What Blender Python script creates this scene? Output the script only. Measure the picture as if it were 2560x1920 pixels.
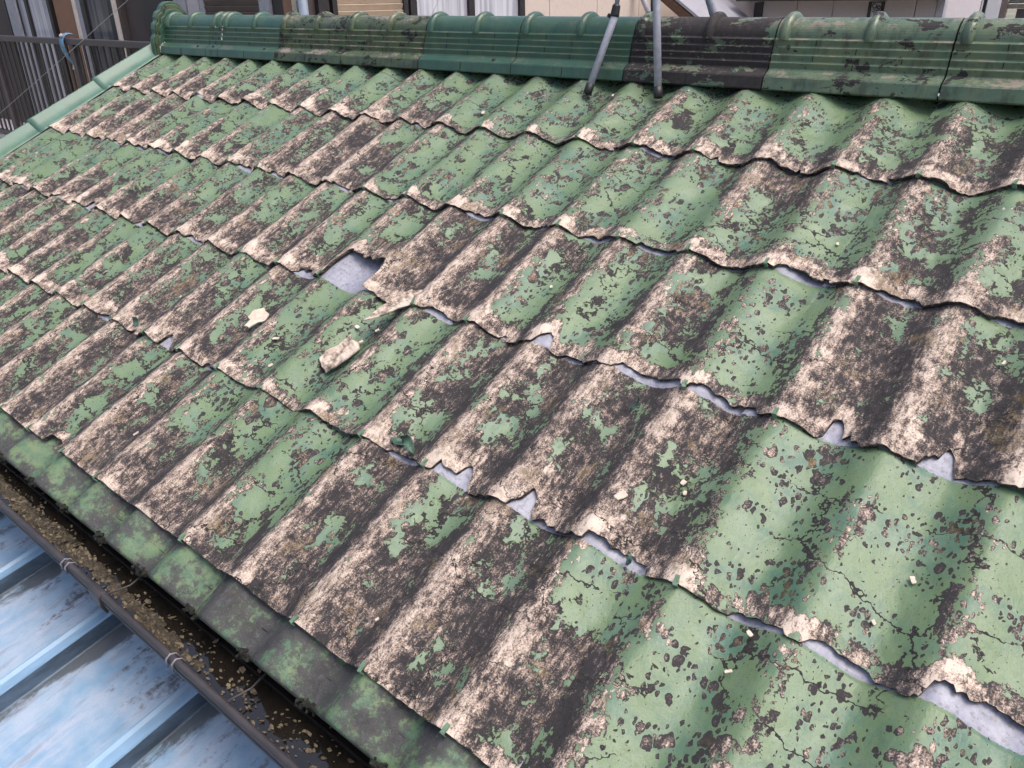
import bpy, math, random
import numpy as np
from mathutils import Matrix, Vector

for o in list(bpy.data.objects):
    bpy.data.objects.remove(o)
scene = bpy.context.scene
COL = scene.collection
Z0 = 4.3                                   # height of the roof's reference line above the ground

# ------------------------------------------------------------------ camera
cam_d = bpy.data.cameras.new('camera')
cam = bpy.data.objects.new('camera', cam_d)
COL.objects.link(cam)
RIGHT = Vector((0.77102236, 0.63666831, -0.01334077))
DOWN = Vector((0.2722231, -0.34846358, -0.89692125))
FWD = Vector((-0.57569011, 0.68791467, -0.44198903))
M = Matrix((RIGHT, -DOWN, -FWD)).transposed().to_4x4()
M.translation = Vector((4.90957, -2.69031, 0.26193 + Z0))
cam.matrix_world = M
cam_d.sensor_width = 36.0
cam_d.lens = 1969.32 / 2560 * 36
cam_d.clip_start = 0.05
cam_d.clip_end = 900
scene.camera = cam

# ------------------------------------------------------------------ sky, sun, exposure
w = bpy.data.worlds.new('World')
scene.world = w
w.use_nodes = True
nt = w.node_tree
sky = nt.nodes.new('ShaderNodeTexSky')
sky.sky_type = 'NISHITA'
sky.sun_disc = False
SUN_EL, SUN_AZ = math.radians(66), math.radians(82)     # azimuth from +Y towards +X
sky.sun_elevation = SUN_EL
sky.sun_rotation = SUN_AZ
sky.air_density = 0.8
sky.dust_density = 6.0
sky.ozone_density = 1.6
nt.links.new(sky.outputs[0], nt.nodes['Background'].inputs[0])
nt.nodes['Background'].inputs[1].default_value = 0.15
sd = bpy.data.lights.new('sun', 'SUN')
sd.energy = 0.75
sd.angle = math.radians(35)
sd.color = (1.0, 0.97, 0.93)
sun = bpy.data.objects.new('sun', sd)
COL.objects.link(sun)
sdir = Vector((math.sin(SUN_AZ) * math.cos(SUN_EL), math.cos(SUN_AZ) * math.cos(SUN_EL), math.sin(SUN_EL)))
sun.rotation_euler = sdir.to_track_quat('Z', 'Y').to_euler()
sun.location = (5, -5, 12)
vs = scene.view_settings
vs.view_transform = 'Standard'
vs.look = 'None'
vs.gamma = 1
vs.use_curve_mapping = False
vs.exposure = 0.90
cy = scene.cycles
cy.use_adaptive_sampling = True
cy.adaptive_threshold = 0.04
cy.max_bounces = 4
cy.diffuse_bounces = 2
cy.glossy_bounces = 2
cy.transmission_bounces = 2
cy.caustics_reflective = False
cy.caustics_refractive = False

# ------------------------------------------------------------------ helpers: noise, meshes, nodes
rng = np.random.default_rng(7)
random.seed(11)

def hsh(ix, iy, s):
    v = np.sin(ix * 127.1 + iy * 311.7 + s * 74.7) * 43758.5453
    return v - np.floor(v)

def vnoise(x, y, s=0.0):
    x = np.asarray(x, float); y = np.asarray(y, float)
    ix, iy = np.floor(x), np.floor(y)
    fx, fy = x - ix, y - iy
    fx = fx * fx * (3 - 2 * fx); fy = fy * fy * (3 - 2 * fy)
    a = hsh(ix, iy, s); b = hsh(ix + 1, iy, s); c = hsh(ix, iy + 1, s); d = hsh(ix + 1, iy + 1, s)
    return (a + (b - a) * fx) * (1 - fy) + (c + (d - c) * fx) * fy

def fbm(x, y, s=0.0, o=4):
    t = 0; a = 0.5; n = 0
    for k in range(o):
        t = t + a * vnoise(x * 2 ** k, y * 2 ** k, s + k * 3.1); n += a; a *= 0.55
    return t / n                                       # 0..1

def sstep(a, b, x):
    t = np.clip((x - a) / (b - a), 0, 1)
    return t * t * (3 - 2 * t)

def mesh_obj(name, verts, faces, mat, parent=None, smooth=True, attrs=None):
    me = bpy.data.meshes.new(name)
    verts = np.asarray(verts, np.float32).reshape(-1, 3)
    if isinstance(faces, np.ndarray):
        nf, k = faces.shape
        me.vertices.add(len(verts)); me.vertices.foreach_set('co', verts.ravel())
        me.loops.add(nf * k); me.loops.foreach_set('vertex_index', faces.astype(np.int32).ravel())
        me.polygons.add(nf); me.polygons.foreach_set('loop_start', np.arange(0, nf * k, k, dtype=np.int32))
        me.update(calc_edges=True)
    else:
        me.from_pydata(verts.tolist(), [], [list(f) for f in faces]); me.update()
    me.polygons.foreach_set('use_smooth', [smooth] * len(me.polygons))
    for an, av in (attrs or {}).items():
        av = np.asarray(av, np.float32)
        if av.ndim == 2 and av.shape[1] == 3:
            at = me.attributes.new(an, 'FLOAT_VECTOR', 'POINT'); at.data.foreach_set('vector', av.ravel())
        else:
            at = me.attributes.new(an, 'FLOAT', 'POINT'); at.data.foreach_set('value', av.ravel())
    me.validate()
    o = bpy.data.objects.new(name, me)
    COL.objects.link(o)
    if mat: me.materials.append(mat)
    if parent: o.parent = parent
    return o

def grid_faces(r, c, off=0):
    a = np.arange(r * c).reshape(r, c) + off
    return np.stack([a[:-1, :-1], a[1:, :-1], a[1:, 1:], a[:-1, 1:]], -1).reshape(-1, 4)

class MB:
    """collects simple solids into one mesh"""
    def __init__(s): s.v = []; s.f = []
    def box(s, c, d, rot=None):
        c = Vector(c); h = Vector(d) / 2; n = len(s.v)
        for z in (-1, 1):
            for y in (-1, 1):
                for x in (-1, 1):
                    p = Vector((x * h.x, y * h.y, z * h.z))
                    if rot is not None: p = rot @ p
                    s.v.append(tuple(c + p))
        for f in ((0, 2, 3, 1), (4, 5, 7, 6), (0, 1, 5, 4), (2, 6, 7, 3), (0, 4, 6, 2), (1, 3, 7, 5)):
            s.f.append([n + i for i in f])
        return s
    def span(s, a, b):
        a = Vector(a); b = Vector(b)
        return s.box((a + b) / 2, (abs(b.x - a.x), abs(b.y - a.y), abs(b.z - a.z)))
    def tube(s, pts, rad, n=12, caps=True):
        pts = [Vector(p) for p in pts]
        if not hasattr(rad, '__len__'): rad = [rad] * len(pts)
        base = len(s.v); prev = None
        for i, p in enumerate(pts):
            t = (pts[min(i + 1, len(pts) - 1)] - pts[max(i - 1, 0)]).normalized()
            if prev is None:
                u = t.orthogonal().normalized()
            else:
                u = (prev - t * prev.dot(t)).normalized()
            prev = u; v = t.cross(u)
            for k in range(n):
                a = 2 * math.pi * k / n
                s.v.append(tuple(p + (u * math.cos(a) + v * math.sin(a)) * rad[i]))
        for i in range(len(pts) - 1):
            for k in range(n):
                a = base + i * n + k; b = base + i * n + (k + 1) % n
                s.f.append([a, b, b + n, a + n])
        if caps:
            s.f.append([base + k for k in range(n)][::-1])
            s.f.append([base + (len(pts) - 1) * n + k for k in range(n)])
        return s
    def prism(s, poly, axis_pts):
        """poly: list of (y,z); extruded in x between axis_pts"""
        n = len(s.v); m = len(poly)
        for x in axis_pts:
            for (y, z) in poly: s.v.append((x, y, z))
        for k in range(m):
            s.f.append([n + k, n + (k + 1) % m, n + m + (k + 1) % m, n + m + k])
        s.f.append([n + k for k in range(m)][::-1]); s.f.append([n + m + k for k in range(m)])
        return s
    def build(s, name, mat, parent=None, smooth=False, bevel=0.0):
        o = mesh_obj(name, s.v, s.f, mat, parent, smooth)
        if bevel:
            m = o.modifiers.new('bevel', 'BEVEL'); m.width = bevel; m.segments = 2; m.limit_method = 'ANGLE'
        return o

def empty(name, loc=(0, 0, 0), parent=None):
    o = bpy.data.objects.new(name, None); COL.objects.link(o); o.location = loc
    o.empty_display_size = 0.1
    if parent: o.parent = parent
    return o

def tag(o, label=None, cat=None, group=None, kind=None):
    if label: o['label'] = label
    if cat: o['category'] = cat
    if group: o['group'] = group
    if kind: o['kind'] = kind
    return o

class NG:
    def __init__(s, name):
        s.m = bpy.data.materials.new(name); s.m.use_nodes = True
        s.t = s.m.node_tree; s.N = s.t.nodes; s.b = s.N['Principled BSDF']; s.dim = '3D'
    def L(s, a, b): s.t.links.new(a, b)
    def put(s, sock, v):
        if isinstance(v, (int, float)):
            if sock.type in ('RGBA', 'VECTOR'): sock.default_value = (v, v, v, 1)[:len(sock.default_value)]
            else: sock.default_value = v
        elif isinstance(v, (tuple, list)):
            sock.default_value = tuple(v) + (1,) * (len(sock.default_value) - len(v))
        else: s.L(v, sock)
    def n(s, typ, **kw):
        nd = s.N.new(typ)
        for k, v in kw.items(): setattr(nd, k, v)
        return nd
    def m_(s, op, a, b=0.0, c=0.0, clamp=False):
        nd = s.n('ShaderNodeMath', operation=op, use_clamp=clamp)
        s.put(nd.inputs[0], a); s.put(nd.inputs[1], b)
        if op in ('MULTIPLY_ADD',): s.put(nd.inputs[2], c)
        return nd.outputs[0]
    def add(s, a, b): return s.m_('ADD', a, b)
    def sub(s, a, b): return s.m_('SUBTRACT', a, b)
    def mul(s, a, b): return s.m_('MULTIPLY', a, b)
    def mad(s, a, b, c): return s.m_('MULTIPLY_ADD', a, b, c)
    def mn(s, a, b): return s.m_('MINIMUM', a, b)
    def mx(s, a, b): return s.m_('MAXIMUM', a, b)
    def absv(s, a): return s.m_('ABSOLUTE', a)
    def ss(s, x, a, b, lo=0.0, hi=1.0):
        nd = s.n('ShaderNodeMapRange', interpolation_type='SMOOTHSTEP')
        s.put(nd.inputs[0], x); s.put(nd.inputs[1], a); s.put(nd.inputs[2], b); s.put(nd.inputs[3], lo); s.put(nd.inputs[4], hi)
        return nd.outputs[0]
    def vm(s, op, a, b=(0, 0, 0), sc=1.0):
        nd = s.n('ShaderNodeVectorMath', operation=op)
        s.put(nd.inputs[0], a)
        if op == 'SCALE': s.put(nd.inputs['Scale'], sc)
        else: s.put(nd.inputs[1], b)
        return nd.outputs[0]
    def mapv(s, v, scale=(1, 1, 1), rot=(0, 0, 0), loc=(0, 0, 0)):
        nd = s.n('ShaderNodeMapping'); s.put(nd.inputs['Vector'], v)
        nd.inputs['Scale'].default_value = scale; nd.inputs['Rotation'].default_value = rot; nd.inputs['Location'].default_value = loc
        return nd.outputs[0]
    def noise(s, v, sc, det=4, ro=0.55, dist=0.0, col=False):
        nd = s.n('ShaderNodeTexNoise', noise_dimensions=s.dim); s.put(nd.inputs['Vector'], v)
        nd.inputs['Scale'].default_value = sc; nd.inputs['Detail'].default_value = det
        nd.inputs['Roughness'].default_value = ro; nd.inputs['Distortion'].default_value = dist
        return nd.outputs[1] if col else nd.outputs[0]
    def vor(s, v, sc, feat='F1'):
        nd = s.n('ShaderNodeTexVoronoi', feature=feat, voronoi_dimensions=s.dim); s.put(nd.inputs['Vector'], v); nd.inputs['Scale'].default_value = sc
        return nd.outputs
    def mix(s, f, a, b, mode='MIX'):
        nd = s.n('ShaderNodeMix', data_type='RGBA', blend_type=mode)
        s.put(nd.inputs[0], f); s.put(nd.inputs[6], a); s.put(nd.inputs[7], b)
        return nd.outputs[2]
    def ramp(s, x, stops):
        nd = s.n('ShaderNodeValToRGB'); s.put(nd.inputs[0], x)
        el = nd.color_ramp.elements
        while len(el) < len(stops): el.new(0.5)
        for e_, (p, c) in zip(el, stops):
            e_.position = p; e_.color = tuple(c) + (1,)
        return nd.outputs[0]
    def attr(s, name):
        nd = s.n('ShaderNodeAttribute', attribute_name=name); return nd.outputs
    def sep(s, v):
        nd = s.n('ShaderNodeSeparateXYZ'); s.put(nd.inputs[0], v); return nd.outputs
    def comb(s, x, y, z):
        nd = s.n('ShaderNodeCombineXYZ'); s.put(nd.inputs[0], x); s.put(nd.inputs[1], y); s.put(nd.inputs[2], z); return nd.outputs[0]
    def obj(s): return s.n('ShaderNodeTexCoord').outputs['Object']
    def geo(s): return s.n('ShaderNodeNewGeometry').outputs['Position']
    def orand(s): return s.n('ShaderNodeObjectInfo').outputs['Random']
    def bump(s, h, dist, st=1.0, nrm=None):
        nd = s.n('ShaderNodeBump'); s.put(nd.inputs['Height'], h); nd.inputs['Distance'].default_value = dist; nd.inputs['Strength'].default_value = st
        if nrm is not None: s.L(nrm, nd.inputs['Normal'])
        return nd.outputs[0]
    def out(s, col=None, rough=None, nrm=None, metal=None, spec=None):
        if col is not None: s.put(s.b.inputs['Base Color'], col)
        if rough is not None: s.put(s.b.inputs['Roughness'], rough)
        if nrm is not None: s.L(nrm, s.b.inputs['Normal'])
        if metal is not None: s.put(s.b.inputs['Metallic'], metal)
        if spec is not None: s.put(s.b.inputs['Specular IOR Level'], spec)
        return s.m

def plain(name, col, rough=0.6, var=0.12, sc=25, bump=0.0006, metal=0.0, dirt=(0.05, 0.045, 0.04), dirta=0.25, spec=0.5, stretch=(1, 1, 1)):
    """painted or plain surface with uneven tone, grime and a little relief"""
    g = NG(name)
    v = g.mapv(g.geo(), scale=stretch)
    n1 = g.noise(v, sc, 6, 0.6); n2 = g.noise(v, sc * 0.22, 5, 0.6); n3 = g.noise(v, sc * 8, 3, 0.6)
    c = g.mix(g.ss(n1, 0.3, 0.7), tuple(x * (1 - var) for x in col), tuple(min(1, x * (1 + var)) for x in col))
    c = g.mix(g.mul(g.ss(g.add(n2, g.mul(g.sub(n3, 0.5), 0.25)), 0.5, 0.72), dirta), c, dirt)
    r = g.mad(n1, 0.25, rough - 0.12)
    return g.out(c, r, g.bump(g.add(n1, g.mul(n3, 0.5)), bump, 0.6), metal, spec)

# ------------------------------------------------------------------ materials of the roof
def mat_sheet():
    g = NG('peeling_green_roof_paint')
    g.dim = '2D'
    rc = g.attr('rc')[1]
    m1 = g.sep(g.attr('m1')[1])          # coverage, distance to broken edge, grey
    m2 = g.sep(g.attr('m2')[1])          # crest, far flank, edge face
    cov, ed, gry = m1
    crest, flank, face = m2
    wn = g.vm('SUBTRACT', g.noise(rc, 46, 2, 0.6, col=True), (0.5, 0.5, 0.5))
    vd = g.vm('ADD', rc, g.vm('SCALE', wn, sc=0.022))
    vd2 = g.vm('ADD', rc, g.vm('SCALE', wn, sc=0.013))
    n1 = g.noise(g.mapv(vd, scale=(1.1, 0.72, 1)), 15, 5, 0.62)
    n2 = g.noise(vd2, 85, 3, 0.65)
    n3 = g.noise(g.mapv(rc, scale=(1.0, 0.62, 1)), 66, 6, 0.74)                          # grain of the bare cement
    n4 = g.noise(rc, 9, 3, 0.6)
    n5 = g.noise(rc, 300, 2, 0.6)
    streak = g.noise(g.mapv(rc, scale=(1.0, 0.25, 1)), 130, 3, 0.65)
    # paint that is left: positive = paint
    P = g.mad(g.sub(n1, 0.5), 3.0, g.mul(g.sub(cov, 0.47), 1.75))
    P = g.add(P, g.mul(g.sub(n2, 0.5), 0.9))
    P = g.sub(P, g.mul(crest, 0.36))
    P = g.sub(P, g.mul(flank, g.mad(streak, 1.1, -0.34)))
    edz = g.ss(g.sub(ed, g.mul(g.sub(n1, 0.42), 0.15)), 0.052, 0.014)
    P = g.sub(P, g.mul(edz, g.mad(cov, -0.55, 1.35)))
    Pn = P
    # pits
    vp = g.mapv(vd2, scale=(1.25, 0.75, 1))
    for sc, rad, dz in ((46, 0.62, 0.52), (88, 0.66, 0.40), (19, 0.40, 0.66)):
        vo = g.vor(vp, sc)
        rnd = g.sep(vo[1])[0]
        r = g.mul(g.ss(rnd, dz, 1.0), rad)
        r = g.mul(r, g.ss(n4, 0.40, 0.60, 0.12, 1.0))
        P = g.mn(P, g.mul(g.sub(vo[0], r), 1.8))
    # flaking cracks
    cr = g.vor(g.vm('ADD', g.mapv(rc, scale=(0.7, 1.3, 1)), g.vm('SCALE', wn, sc=0.055)), 6.5, 'DISTANCE_TO_EDGE')[0]
    crm = g.ss(g.noise(rc, 4.7, 1, 0.5), 0.44, 0.56)
    crk = g.mul(g.ss(cr, 0.020, 0.006), crm)
    P = g.sub(P, g.mul(g.mul(g.ss(cr, 0.040, 0.0), crm), 1.0))
    M = g.ss(P, -0.015, 0.03)
    rim = g.mul(g.ss(g.absv(g.sub(P, -0.035)), 0.080, 0.01), 0.72)  # dark outline on paint edges: dirt plus the flakes' shadow painted in
    # green paint
    tone = g.add(g.mul(P, 0.40), g.mul(g.sub(n4, 0.5), 2.2))
    green = g.mix(g.ss(tone, -0.15, 0.75), PAINT_A, PAINT_B)
    green = g.mix(g.mul(g.ss(n1, 0.46, 0.66), 0.45), green, PAINT_C)
    green = g.mix(g.mul(g.ss(n3, 0.54, 0.72), 0.25), green, (0.11, 0.13, 0.07))
    green = g.mix(g.mul(g.ss(n5, 0.62, 0.72), 0.45), green, (0.05, 0.075, 0.05))
    green = g.mix(g.mul(flank, 0.18), green, (0.085, 0.125, 0.050))  # olive tint paints the shade of the left-facing flanks into the green
    # bare fibre cement
    b = g.add(g.mad(g.sub(n3, 0.5), 0.85, 0.5), g.mul(g.sub(n4, 0.5), 0.45))
    b = g.sub(b, g.mul(g.ss(P, -0.40, -0.02), 0.09))
    b = g.sub(b, g.mul(g.ss(Pn, -0.02, 0.10), 0.10))
    b = g.sub(b, g.mul(g.ss(g.absv(g.sub(n2, 0.5)), 0.022, 0.004), 0.16))
    b = g.add(b, g.mul(g.sub(n1, 0.5), 0.50))
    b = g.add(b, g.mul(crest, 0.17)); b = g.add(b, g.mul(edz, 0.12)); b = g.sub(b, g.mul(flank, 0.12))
    b = g.add(b, g.mul(g.sub(streak, 0.5), 0.50)); b = g.add(b, g.mul(g.sub(n5, 0.5), 0.50))
    bare = g.ramp(b, [(0.38, (0.026, 0.023, 0.024)), (0.48, (0.066, 0.055, 0.054)), (0.555, (0.160, 0.120, 0.098)), (0.65, (0.33, 0.255, 0.205)), (0.80, (0.57, 0.475, 0.395))])
    moss = g.mul(g.ss(n4, 0.60, 0.70), g.ss(n3, 0.42, 0.56))
    bare = g.mix(g.mul(moss, 0.7), bare, (0.11, 0.075, 0.025))
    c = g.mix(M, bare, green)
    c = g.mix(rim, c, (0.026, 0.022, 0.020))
    c = g.mix(crk, c, (0.012, 0.011, 0.010))
    # unpainted lap
    gm = g.ss(g.add(gry, g.mul(g.sub(n2, 0.5), 0.8)), 0.42, 0.58)
    greyc = g.mix(g.ss(n3, 0.3, 0.7), (0.20, 0.205, 0.255), (0.29, 0.295, 0.35))
    greyc = g.mix(g.mul(g.ss(n2, 0.55, 0.68), 0.5), greyc, (0.10, 0.10, 0.10))
    c = g.mix(gm, c, greyc)
    # broken edge faces: layered cement
    lay = g.ramp(g.add(n3, g.mul(g.sub(n5, 0.5), 0.5)), [(0.3, (0.016, 0.014, 0.013)), (0.5, (0.07, 0.055, 0.047)), (0.68, (0.30, 0.24, 0.19))])
    c = g.mix(face, c, lay)
    rough = g.mix(M, 0.85, g.mad(n3, 0.3, 0.20))
    rough = g.mix(gm, rough, 0.45)
    # relief: cheap parts only
    Pl = g.add(g.mad(g.sub(n1, 0.5), 3.0, g.mul(g.sub(cov, 0.47), 1.75)), g.mul(g.sub(n2, 0.5), 0.9))
    Ml = g.ss(Pl, -0.02, 0.06)
    hgt = g.add(g.mul(Ml, 0.45), g.mul(g.mad(Ml, -0.75, 1.0), g.add(n3, g.mul(n2, 0.5))))
    hgt = g.mul(hgt, g.mad(gry, -0.9, 1.0))
    nb = g.bump(hgt, 0.0075, 0.8)
    return g.out(c, rough, nb, 0.0, 0.45)

PAINT_A = (0.122, 0.182, 0.092)
PAINT_B = (0.048, 0.122, 0.090)
PAINT_C = (0.140, 0.205, 0.142)

def mat_eave():
    g = NG('algae_stained_green_paint')
    v = g.geo()
    n1 = g.noise(v, 9, 6, 0.6); n2 = g.noise(v, 70, 6, 0.75); n3 = g.noise(v, 300, 3, 0.6); n4 = g.noise(v, 22, 4, 0.6)
    green = g.mix(g.ss(n4, 0.35, 0.65), (0.060, 0.125, 0.072), (0.115, 0.170, 0.080))
    soot = g.ss(g.add(g.mul(n1, 1.5), g.mul(n2, 0.9)), 1.02, 1.26)
    sc = g.ramp(n2, [(0.3, (0.018, 0.019, 0.018)), (0.6, (0.058, 0.056, 0.058)), (0.8, (0.13, 0.13, 0.13))])
    c = g.mix(soot, green, sc)
    c = g.mix(g.mul(g.ss(n3, 0.6, 0.7), 0.7), c, (0.02, 0.025, 0.018))
    c = g.mix(g.mul(g.ss(g.noise(v, 14, 5, 0.7), 0.6, 0.75), 0.5), c, (0.13, 0.09, 0.03))
    return g.out(c, g.mix(soot, 0.5, 0.85), g.bump(g.add(n2, n3), 0.0018, 0.6))

def mat_ridge(name, cov, tint, dark=0.0, drops=0.0, grime=0.3):
    """glazed or painted green ridge tile: cov = paint left, tint = shade of green"""
    g = NG(name)
    v = g.geo()
    n1 = g.noise(g.mapv(v, scale=(0.7, 1, 1.5)), 12, 6, 0.64, 0.4); n2 = g.noise(v, 60, 6, 0.7); n3 = g.noise(v, 240, 3, 0.6)
    P = g.add(g.add(g.mul(g.sub(n1, 0.5), 3.0), g.mul(g.sub(n2, 0.5), 0.8)), (cov - 0.5) * 2.2)
    M = g.ss(P, -0.02, 0.05)
    up = g.ss(g.sep(g.n('ShaderNodeNewGeometry').outputs['Normal'])[2], 0.2, 0.95)
    green = g.mix(g.ss(g.noise(v, 14, 4, 0.6), 0.35, 0.68), tint, (tint[0] * 1.4 + 0.008, tint[1] * 1.22, tint[2] * 1.08))
    gr = g.ss(g.add(g.noise(g.mapv(v, scale=(1, 1, 0.3)), 26, 6, 0.7), g.mul(n1, 0.5)), 0.72, 0.92)
    green = g.mix(g.mul(gr, grime), green, (0.030, 0.034, 0.022))
    bare = g.ramp(n2, [(0.3, (0.012, 0.011, 0.012)), (0.58, (0.026, 0.022, 0.022)), (0.8, (0.11, 0.08, 0.065) if dark < 0.5 else (0.060, 0.042, 0.038))])
    c = g.mix(M, bare, green)
    c = g.mix(g.mul(g.ss(g.absv(P), 0.07, 0.01), 0.7), c, (0.015, 0.014, 0.013))
    wear = g.mul(g.ss(g.add(n2, g.mul(g.sub(n1, 0.5), 1.2)), 0.52, 0.66), g.mul(up, grime))
    c = g.mix(wear, c, (0.28, 0.22, 0.18))
    h = g.add(g.mul(M, 0.5), g.mul(n2, 0.35))
    if drops:
        vo = g.vor(v, 95)
        h = g.add(h, g.mul(g.ss(vo[0], 0.2, 0.05), drops))
    return g.out(c, g.mix(M, 0.85, 0.32), g.bump(h, 0.003, 0.7), 0, 0.5)

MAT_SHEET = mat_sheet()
MAT_EAVE = mat_eave()
MAT_VERGE = plain('verge_green_metal', (0.068, 0.140, 0.104), 0.42, 0.16, 8, 0.0008, dirt=(0.10, 0.15, 0.07), dirta=0.55)
MAT_CLIP = plain('clip_green', (0.11, 0.19, 0.12), 0.45, 0.2, 40)
MAT_GUTTER = plain('gutter_brown_pvc', (0.038, 0.033, 0.034), 0.45, 0.2, 14, 0.0006, dirt=(0.10, 0.09, 0.08), dirta=0.3)
MAT_DRIP = plain('drip_edge_grey', (0.17, 0.165, 0.18), 0.5, 0.15, 18, dirta=0.4)
MAT_STEEL = plain('galvanised_steel', (0.36, 0.365, 0.42), 0.45, 0.12, 60, 0.0003, metal=0.0, dirta=0.2)
MAT_BLACK = plain('black_rubber', (0.012, 0.012, 0.013), 0.5, 0.2, 60)
MAT_WHITE = plain('white_sealant', (0.72, 0.72, 0.70), 0.6, 0.08, 80)
MAT_GUNK = plain('black_moss_gunk', (0.012, 0.013, 0.009), 0.95, 0.5, 120, 0.004)

# ------------------------------------------------------------------ roof geometry
PW = 0.22                    # wave pitch
EX = 0.44303                 # course exposure
TH = math.radians(24.5)
CT, ST = math.cos(TH), math.sin(TH)
AMP = 0.040

def R3(s, d, h):
    """roof coordinates -> world: s along the ridge, d down the slope, h off the crest plane"""
    s, d, h = np.broadcast_arrays(np.asarray(s, float), np.asarray(d, float), np.asarray(h, float))
    return np.stack([s, -d * CT - h * ST, -d * ST + h * CT + Z0], -1)

def wave(i):
    t = i - np.floor(i)
    t = np.where(t < 0.54, t / 0.54 * 0.5, 0.5 + (t - 0.54) / 0.46 * 0.5)
    c = (1 + np.cos(2 * np.pi * t)) / 2
    return 0.72 * c ** 1.2 + 0.28 * np.abs(2 * t - 1)

# paint left on each wave (crest i to crest i+1), three levels down each course, 0..9
COVT = {
 1: {-1: '755', 0: '862', 1: '851', 2: '732', 3: '742', 4: '643', 5: '982', 6: '842', 7: '852', 8: '873', 9: '883', 10: '763', 11: '763', 12: '888', 13: '998', 14: '988', 15: '867', 16: '756', 17: '875', 18: '884', 19: '965', 20: '844', 21: '854'},
 2: {-1: '643', 0: '632', 1: '521', 2: '311', 3: '221', 4: '652', 5: '763', 6: '652', 7: '652', 8: '473', 9: '331', 10: '211', 11: '632', 12: '578', 13: '777', 14: '767', 15: '876', 16: '577', 17: '688', 18: '366', 19: '686', 20: '655', 21: '864', 22: '654'},
 3: {-1: '665', 0: '665', 1: '874', 2: '875', 3: '752', 4: '732', 5: '751', 6: '651', 7: '631', 8: '642', 9: '642', 10: '541', 11: '533', 12: '653', 13: '563', 14: '421', 15: '432', 16: '465', 17: '667', 18: '537', 19: '888', 20: '323', 21: '533', 22: '333'},
 4: {3: '333', 4: '334', 5: '424', 6: '524', 7: '645', 8: '643', 9: '422', 10: '432', 11: '631', 12: '453', 13: '757', 14: '668', 15: '658', 16: '345', 17: '261', 18: '341', 19: '253', 20: '998', 21: '988', 22: '887'},
 5: {8: '433', 9: '333', 10: '322', 11: '544', 12: '432', 13: '741', 14: '841', 15: '874', 16: '342', 17: '532', 18: '423', 19: '724', 20: '876', 21: '866', 22: '876'}}

def coverage(i, j, k):
    """i wave coordinate, j in course units measured from ridge; bilinear table look-up"""
    tab = COVT[k]
    I0, I1 = -2, 30
    arr = np.zeros((I1 - I0, 3))
    for a in range(I0, I1):
        ks = sorted(tab)
        key = a if a in tab else (ks[0] if a < ks[0] else ks[-1])
        arr[a - I0] = [int(ch) / 9 for ch in tab[key]]
    x = i - 0.38 - I0
    x = np.clip(x, 0, I1 - I0 - 1.001)
    xi = np.floor(x).astype(int); fx = sstep(0.25, 0.75, x - xi)
    y = np.clip((j - (k - 1)) * 3 - 0.5, 0, 1.999)
    yi = np.floor(y).astype(int); fy = y - yi
    g = lambda a, b: arr[a, b]
    lift = 0.10 * sstep(13.0, 9.0, i)
    return lift + (g(xi, yi) * (1 - fx) + g(xi + 1, yi) * fx) * (1 - fy) + (g(xi, yi + 1) * (1 - fx) + g(xi + 1, yi + 1) * fx) * fy

# bites broken out of the lower edges: course, wave position, width, depth
NOTCH = [(1, 0.17, 0.03, 0.02), (1, 4.06, 0.07, 0.03), (1, 5.53, 0.05, 0.02), (1, 8.61, 0.04, 0.015), (1, 10.29, 0.04, 0.018), (1, 11.4, 0.05, 0.02), (1, 15.59, 0.08, 0.015), (1, 16.4, 0.13, 0.022), (1, 17.34, 0.03, 0.025), (1, 18.51, 0.015, 0.03), (1, 19.44, 0.11, 0.016), (1, 20.43, 0.012, 0.06), (2, 1.33, 0.07, 0.02), (2, 2.4, 0.07, 0.02), (2, 3.31, 0.06, 0.02), (2, 4.44, 0.1, 0.022), (2, 5.42, 0.12, 0.022), (2, 8.43, 0.1, 0.035), (2, 9.46, 0.1, 0.03), (2, 11.34, 0.1, 0.02), (2, 12.6, 0.09, 0.02), (2, 14.51, 0.13, 0.022), (2, 15.63, 0.1, 0.018), (2, 16.61, 0.12, 0.022), (2, 17.53, 0.14, 0.022), (2, 19.38, 0.16, 0.035), (2, 20.43, 0.12, 0.025), (2, 21.52, 0.1, 0.02), (3, 2.3, 0.08, 0.02), (3, 4.16, 0.05, 0.02), (3, 5.36, 0.05, 0.06), (3, 7.45, 0.08, 0.03), (3, 8.59, 0.05, 0.03), (3, 9.44, 0.12, 0.03), (3, 10.61, 0.04, 0.03), (3, 12.56, 0.12, 0.04), (3, 15.39, 0.12, 0.03), (3, 16.47, 0.03, 0.025), (3, 17.17, 0.07, 0.06), (3, 17.56, 0.08, 0.018), (3, 18.55, 0.2, 0.04), (3, 19.25, 0.12, 0.035), (3, 19.6, 0.1, 0.03), (3, 20.45, 0.05, 0.07), (3, 20.56, 0.1, 0.02), (3, 21.34, 0.04, 0.09), (3, 21.41, 0.07, 0.035), (3, 21.66, 0.12, 0.02), (4, 9.74, 0.05, 0.09), (4, 9.51, 0.09, 0.03), (4, 11.38, 0.06, 0.05), (4, 10.48, 0.03, 0.02), (4, 12.56, 0.07, 0.02), (4, 16.56, 0.12, 0.02), (4, 17.43, 0.06, 0.07), (4, 17.3, 0.11, 0.04), (4, 18.3, 0.04, 0.08), (4, 18.27, 0.06, 0.03), (4, 18.53, 0.08, 0.02), (4, 19.35, 0.17, 0.035), (4, 20.75, 0.1, 0.022), (4, 20.54, 0.05, 0.02), (4, 21.34, 0.14, 0.03), (4, 21.68, 0.07, 0.012), (4, 22.38, 0.24, 0.06), (5, 11.44, 0.09, 0.035), (5, 10.68, 0.05, 0.03),
         (3, 13.52, 0.225, 0.142)]
SEAM0 = -0.38
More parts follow.
